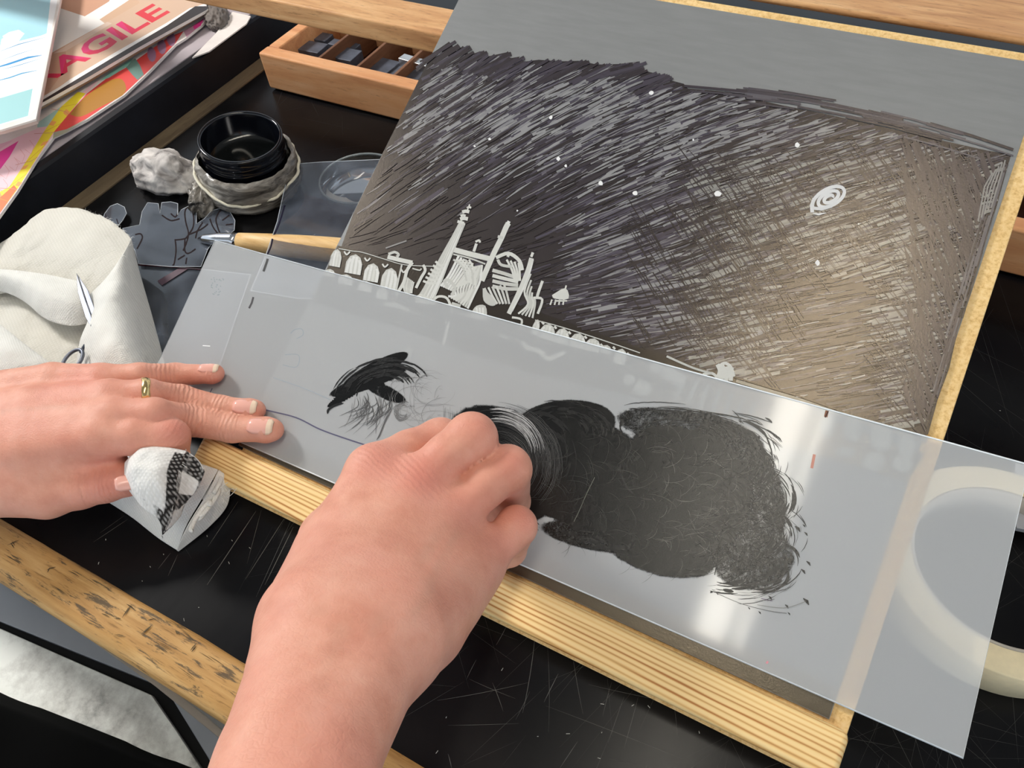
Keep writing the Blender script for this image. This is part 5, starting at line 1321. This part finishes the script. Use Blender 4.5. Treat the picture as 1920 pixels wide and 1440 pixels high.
person = thing('person', 'person seen only as two bare hands working ink on the sheet', 'person', P(600, 1400, -0.05))
# ---- right hand, a loose fist seen from the back, forearm leaving at the bottom
p3 = lambda x, y, D, r: (H(x, y, D), r)
RH_palm = [
    [p3(455, 1640, 0.235, 0.0190), p3(524, 1430, 0.252, 0.0180), p3(572, 1250, 0.280, 0.0185), p3(590, 1170, 0.292, 0.0185)],
    [p3(560, 1640, 0.235, 0.0190), p3(598, 1430, 0.252, 0.0175), p3(690, 1250, 0.280, 0.0185), p3(735, 1180, 0.292, 0.0185)],
    [p3(590, 1170, 0.296, 0.0180), p3(648, 1010, 0.335, 0.0155), p3(703, 888, 0.356, 0.0138)],
    [p3(630, 1180, 0.290, 0.0200), p3(710, 1030, 0.328, 0.0160), p3(785, 908, 0.349, 0.0130)],
    [p3(690, 1190, 0.290, 0.0190), p3(775, 1060, 0.328, 0.0155), p3(850, 958, 0.349, 0.0126)],
    [p3(740, 1200, 0.294, 0.0180), p3(820, 1110, 0.328, 0.0155), p3(902, 1035, 0.354, 0.0120)],
    [p3(580, 1130, 0.318, 0.0145), p3(616, 1010, 0.355, 0.0130), p3(660, 945, 0.376, 0.0110)],
    [p3(795, 1170, 0.310, 0.0155), p3(882, 1075, 0.355, 0.0130)],
    [p3(660, 1100, 0.340, 0.0180), p3(760, 1010, 0.370, 0.0150)],
]
RH_f = [
    [p3(703, 888, 0.356, 0.0136), p3(768, 848, 0.368, 0.0106), p3(826, 828, 0.378, 0.0116), p3(862, 900, 0.410, 0.0096), p3(880, 950, 0.425, 0.0085)],
    [p3(785, 908, 0.349, 0.0126), p3(838, 856, 0.350, 0.0104), p3(884, 822, 0.354, 0.0121), p3(908, 890, 0.395, 0.0100), p3(905, 950, 0.420, 0.0088)],
    [p3(852, 960, 0.349, 0.0120), p3(906, 914, 0.350, 0.0100), p3(951, 880, 0.356, 0.0114), p3(958, 940, 0.395, 0.0098), p3(935, 985, 0.420, 0.0086)],
    [p3(902, 1035, 0.354, 0.0120), p3(942, 1014, 0.358, 0.0088), p3(968, 987, 0.362, 0.0096), p3(955, 1030, 0.395, 0.0086), p3(925, 1050, 0.415, 0.0078)],
    [p3(625, 1015, 0.365, 0.0135), p3(690, 950, 0.398, 0.0120), p3(780, 930, 0.415, 0.0105), p3(850, 945, 0.428, 0.0090)],
]
RH_veins = [(H(700, 1180, 0.262), H(830, 990, 0.328), 0.0028), (H(600, 1150, 0.268), H(700, 960, 0.330), 0.0028), (H(780, 1150, 0.270), H(855, 1000, 0.33), 0.0025), (H(560, 1380, 0.225), H(640, 1180, 0.262), 0.003)]
RH_reds = [(H(715, 870, 0.342), 0.014, 0.7), (H(790, 895, 0.336), 0.014, 1.0), (H(862, 950, 0.337), 0.012, 0.6), (H(905, 800, 0.342), 0.010, 0.5), (H(960, 862, 0.344), 0.010, 0.6), (H(985, 965, 0.352), 0.010, 0.8), (H(940, 1030, 0.350), 0.016, 0.5), (H(640, 1380, 0.23), 0.02, 0.4)]
RH_cr = [(H(785, 905, 0.342), np.array(H(840, 856, 0.35)) - np.array(H(785, 908, 0.349)), 0.010, 0.018, 0.35), (H(703, 885, 0.345), np.array(H(770, 846, 0.366)) - np.array(H(703, 888, 0.356)), 0.008, 0.018, 0.3)]
rh = build_hand('right_hand', RH_palm, RH_f, 0.00125, RH_cr, RH_reds, RH_veins, person, 0.012, 0.0036, 0.0007)
tag(rh, 'right hand closed in a loose fist on the sheet')

# ---- left hand, palm down, fingers flat on the sheet, forefinger bent
pz = lambda x, y, z, r: (P(x, y, z), r)
ps = lambda x, y, off, r: (S(x, y, SO + off), r)
LH_palm = [
    [pz(-160, 780, 0.052, 0.015), pz(-20, 738, 0.054, 0.0135), pz(100, 716, 0.056, 0.0118), pz(190, 712, 0.056, 0.0098)],
    [pz(-160, 800, 0.056, 0.015), pz(60, 765, 0.060, 0.0130), pz(205, 745, 0.062, 0.0106)],
    [pz(-160, 830, 0.058, 0.015), pz(60, 800, 0.062, 0.0135), pz(215, 782, 0.064, 0.0110)],
    [pz(-160, 860, 0.056, 0.015), pz(50, 845, 0.060, 0.0140), pz(185, 822, 0.062, 0.0120)],
    [pz(-160, 850, 0.045, 0.020), pz(0, 850, 0.044, 0.018), pz(120, 830, 0.046, 0.014)],
    [pz(-160, 900, 0.046, 0.018), pz(-20, 915, 0.044, 0.0170), pz(90, 928, 0.040, 0.0130)],
    [pz(-20, 890, 0.048, 0.016), pz(110, 880, 0.048, 0.013)],
    [pz(60, 905, 0.044, 0.014), pz(160, 880, 0.045, 0.0105), pz(215, 868, 0.045, 0.0075)],
]
LH_f = [
    [pz(190, 712, 0.056, 0.0094), pz(262, 704, 0.0545, 0.0076), ps(330, 703, 0.0125, 0.0074), ps(398, 701, 0.0070, 0.0060), ps(404, 700, 0.0066, 0.0054)],
    [pz(205, 745, 0.062, 0.0100), pz(275, 738, 0.061, 0.0088), ps(340, 748, 0.0200, 0.0086), ps(415, 765, 0.0105, 0.0076), ps(470, 769, 0.0076, 0.0068), ps(480, 769, 0.0072, 0.0060)],
    [pz(215, 782, 0.064, 0.0106), pz(290, 778, 0.0625, 0.0098), ps(352, 788, 0.0220, 0.0096), ps(435, 803, 0.0112, 0.0086), ps(500, 806, 0.0084, 0.0076), ps(512, 806, 0.0080, 0.0066)],
    [pz(185, 822, 0.062, 0.0116), pz(255, 818, 0.060, 0.0106), pz(318, 820, 0.055, 0.0110), pz(326, 866, 0.040, 0.0090), pz(300, 900, 0.036, 0.0078)],
    [pz(90, 928, 0.040, 0.0130), pz(150, 918, 0.042, 0.0110), pz(200, 908, 0.042, 0.0102), pz(240, 900, 0.042, 0.0090), pz(268, 896, 0.042, 0.0072)],
]
def dirv(a, b): return np.array(b[0]) - np.array(a[0])
LH_cr = []
for f, ks in ((LH_f[0], ((1.6, 0.007, 0.9), (2.9, 0.0035, 0.5))), (LH_f[1], ((2, 0.009, 1.0), (3, 0.005, 0.7))), (LH_f[2], ((2, 0.010, 1.0), (3, 0.005, 0.7))), (LH_f[4], ((2, 0.008, 0.7), (1, 0.006, 0.4))), (LH_f[3], ((2, 0.008, 0.25),))):
    for k, wd, amp in ks:
        i = int(k); t = k - i; c = np.array(f[i][0]) * (1 - t) + np.array(f[min(i + 1, len(f) - 1)][0]) * t
        LH_cr.append((c, dirv(f[max(i - 1, 0)], f[min(i + 1, len(f) - 1)]), wd, 0.016, amp))
LH_reds = [(P(330, 800, 0.066), 0.012, 0.9), (P(150, 720, 0.068), 0.02, 0.7), (S(400, 715, 0.006), 0.012, 0.7), (S(480, 780, 0.006), 0.010, 0.6), (S(510, 820, 0.006), 0.012, 0.7), (P(200, 905, 0.05), 0.02, 0.8), (P(40, 800, 0.075), 0.02, 0.35), (P(120, 850, 0.075), 0.02, 0.3)]
LH_veins = [(P(-60, 780, 0.074), P(120, 760, 0.076), 0.0025), (P(-40, 830, 0.076), P(150, 800, 0.078), 0.0025)]
lh = build_hand('left_hand', LH_palm, LH_f, 0.00105, LH_cr, LH_reds, LH_veins, person, 0.009, 0.0045, 0.0012)
tag(lh, 'left hand flat on the sheet with a bent forefinger')

# fingernails: curved plates set on the finger ends
def nail(center, along, up, ln_, wd, parent):
    a = Vector(along).normalized(); u = Vector(up); u = (u - a * u.dot(a)).normalized(); s = a.cross(u)
    nu_, nv_ = 9, 9; vs = []; fs = []
    for j in range(nv_):
        t = -0.5 + j / (nv_ - 1)
        w_ = wd * (0.90 if t > -0.3 else 0.90 - (-0.3 - t) * 1.4) * (1 if t < 0.30 else 1 - (t - 0.30) ** 2 * 9)
        for i in range(nu_):
            q_ = -0.5 + i / (nu_ - 1)
            vs.append(Vector(center) + a * (t * ln_) + s * (q_ * w_) + u * (0.0016 - 0.95 * (q_ * w_) ** 2 / wd - 0.0012 * t * t - (0.0004 if t < -0.45 else 0)))
    for j in range(nv_ - 1):
        for i in range(nu_ - 1): fs.append((j * nu_ + i, j * nu_ + i + 1, (j + 1) * nu_ + i + 1, (j + 1) * nu_ + i))
    o = mesh('fingernail', vs, fs, M_NAIL, parent, smooth=True); o.data.materials.append(M_NAILTIP)
    for k, p in enumerate(o.data.polygons):
        if k // (nu_ - 1) >= nv_ - 3: p.material_index = 1
    m = o.modifiers.new('t', 'SOLIDIFY'); m.thickness = 0.0005; m.offset = -1
    return o
bn = Vector(BN)
def tip_nail(f, back, ln_, wd, tilt):
    (p0, r0_), (p1, r1_) = f[-3], f[-2]
    ax_ = (Vector(f[-1][0]) - Vector(p0)).normalized(); u = (bn + Vector(tilt)); u = (u - ax_ * u.dot(ax_)).normalized()
    c = Vector(p1) - ax_ * back
    nail(c + u * (r1_ - 0.0006), ax_ - u * 0.10, u, ln_, wd, lh)
tip_nail(LH_f[0], 0.0005, 0.0125, 0.0088, (-0.15, 0.45, 0.1))
tip_nail(LH_f[1], 0.0010, 0.0150, 0.0105, (0, 0.15, 0))
tip_nail(LH_f[2], 0.0010, 0.0160, 0.0118, (0, 0.15, 0))
nail(P(236, 905, 0.0525), P(262, 898, 0.049) - P(215, 906, 0.0525), Vector((0.1, -0.5, 0.9)), 0.011, 0.0100, lh)

# gold ring on the ring finger
rc = P(272, 739, 0.0612); rd = (S(340, 748, SO + 0.02) - P(205, 745, 0.062)).normalized()
s_ = rd.orthogonal().normalized(); u2 = rd.cross(s_)
ring = thing('gold_ring', 'gold band ring on the left hand ring finger', 'ring', rc)
vs = []; fs = []
nr = 48; pr = [(-0.0024, 0.0003), (-0.0021, 0.0010), (0, 0.0013), (0.0021, 0.0010), (0.0024, 0.0003), (0.0, 0.0)]
for k in range(nr):
    a = 2 * math.pi * k / nr; dv_ = s_ * math.cos(a) + u2 * math.sin(a)
    for (x, r_) in pr: vs.append(rc + rd * (x + 0.0002 * math.sin(6 * a)) + dv_ * (0.0090 + r_))
for k in range(nr):
    for i in range(6):
        fs.append((k * 6 + i, k * 6 + (i + 1) % 6, ((k + 1) % nr) * 6 + (i + 1) % 6, ((k + 1) % nr) * 6 + i))
o = mesh('band', vs, fs, M_GOLD, ring, smooth=True); fix_normals(o)

# dark clothing at the lower left corner
vs = []; fs = []; nx_, ny_ = 30, 12
for j in range(ny_):
    v = j / (ny_ - 1)
    for i in range(nx_):
        u = i / (nx_ - 1); x = -160 + 560 * u; y = 1246 + 0.40 * (x + 160) + v * 320
        z = -0.070 - 0.03 * (1 - min(1, v * 4)) ** 2 + 0.03 * v + 0.004 * math.sin(u * 14 + v * 3)
        vs.append(P(x, y, z))
for j in range(ny_ - 1):
    for i in range(nx_ - 1): fs.append((j * nx_ + i, j * nx_ + i + 1, (j + 1) * nx_ + i + 1, (j + 1) * nx_ + i))
o = mesh('clothing', vs, fs, M_BLACKCLOTH, person, smooth=True); m = o.modifiers.new('s', 'SOLIDIFY'); m.thickness = 0.004
tag(o, 'black clothing at the lower left corner')
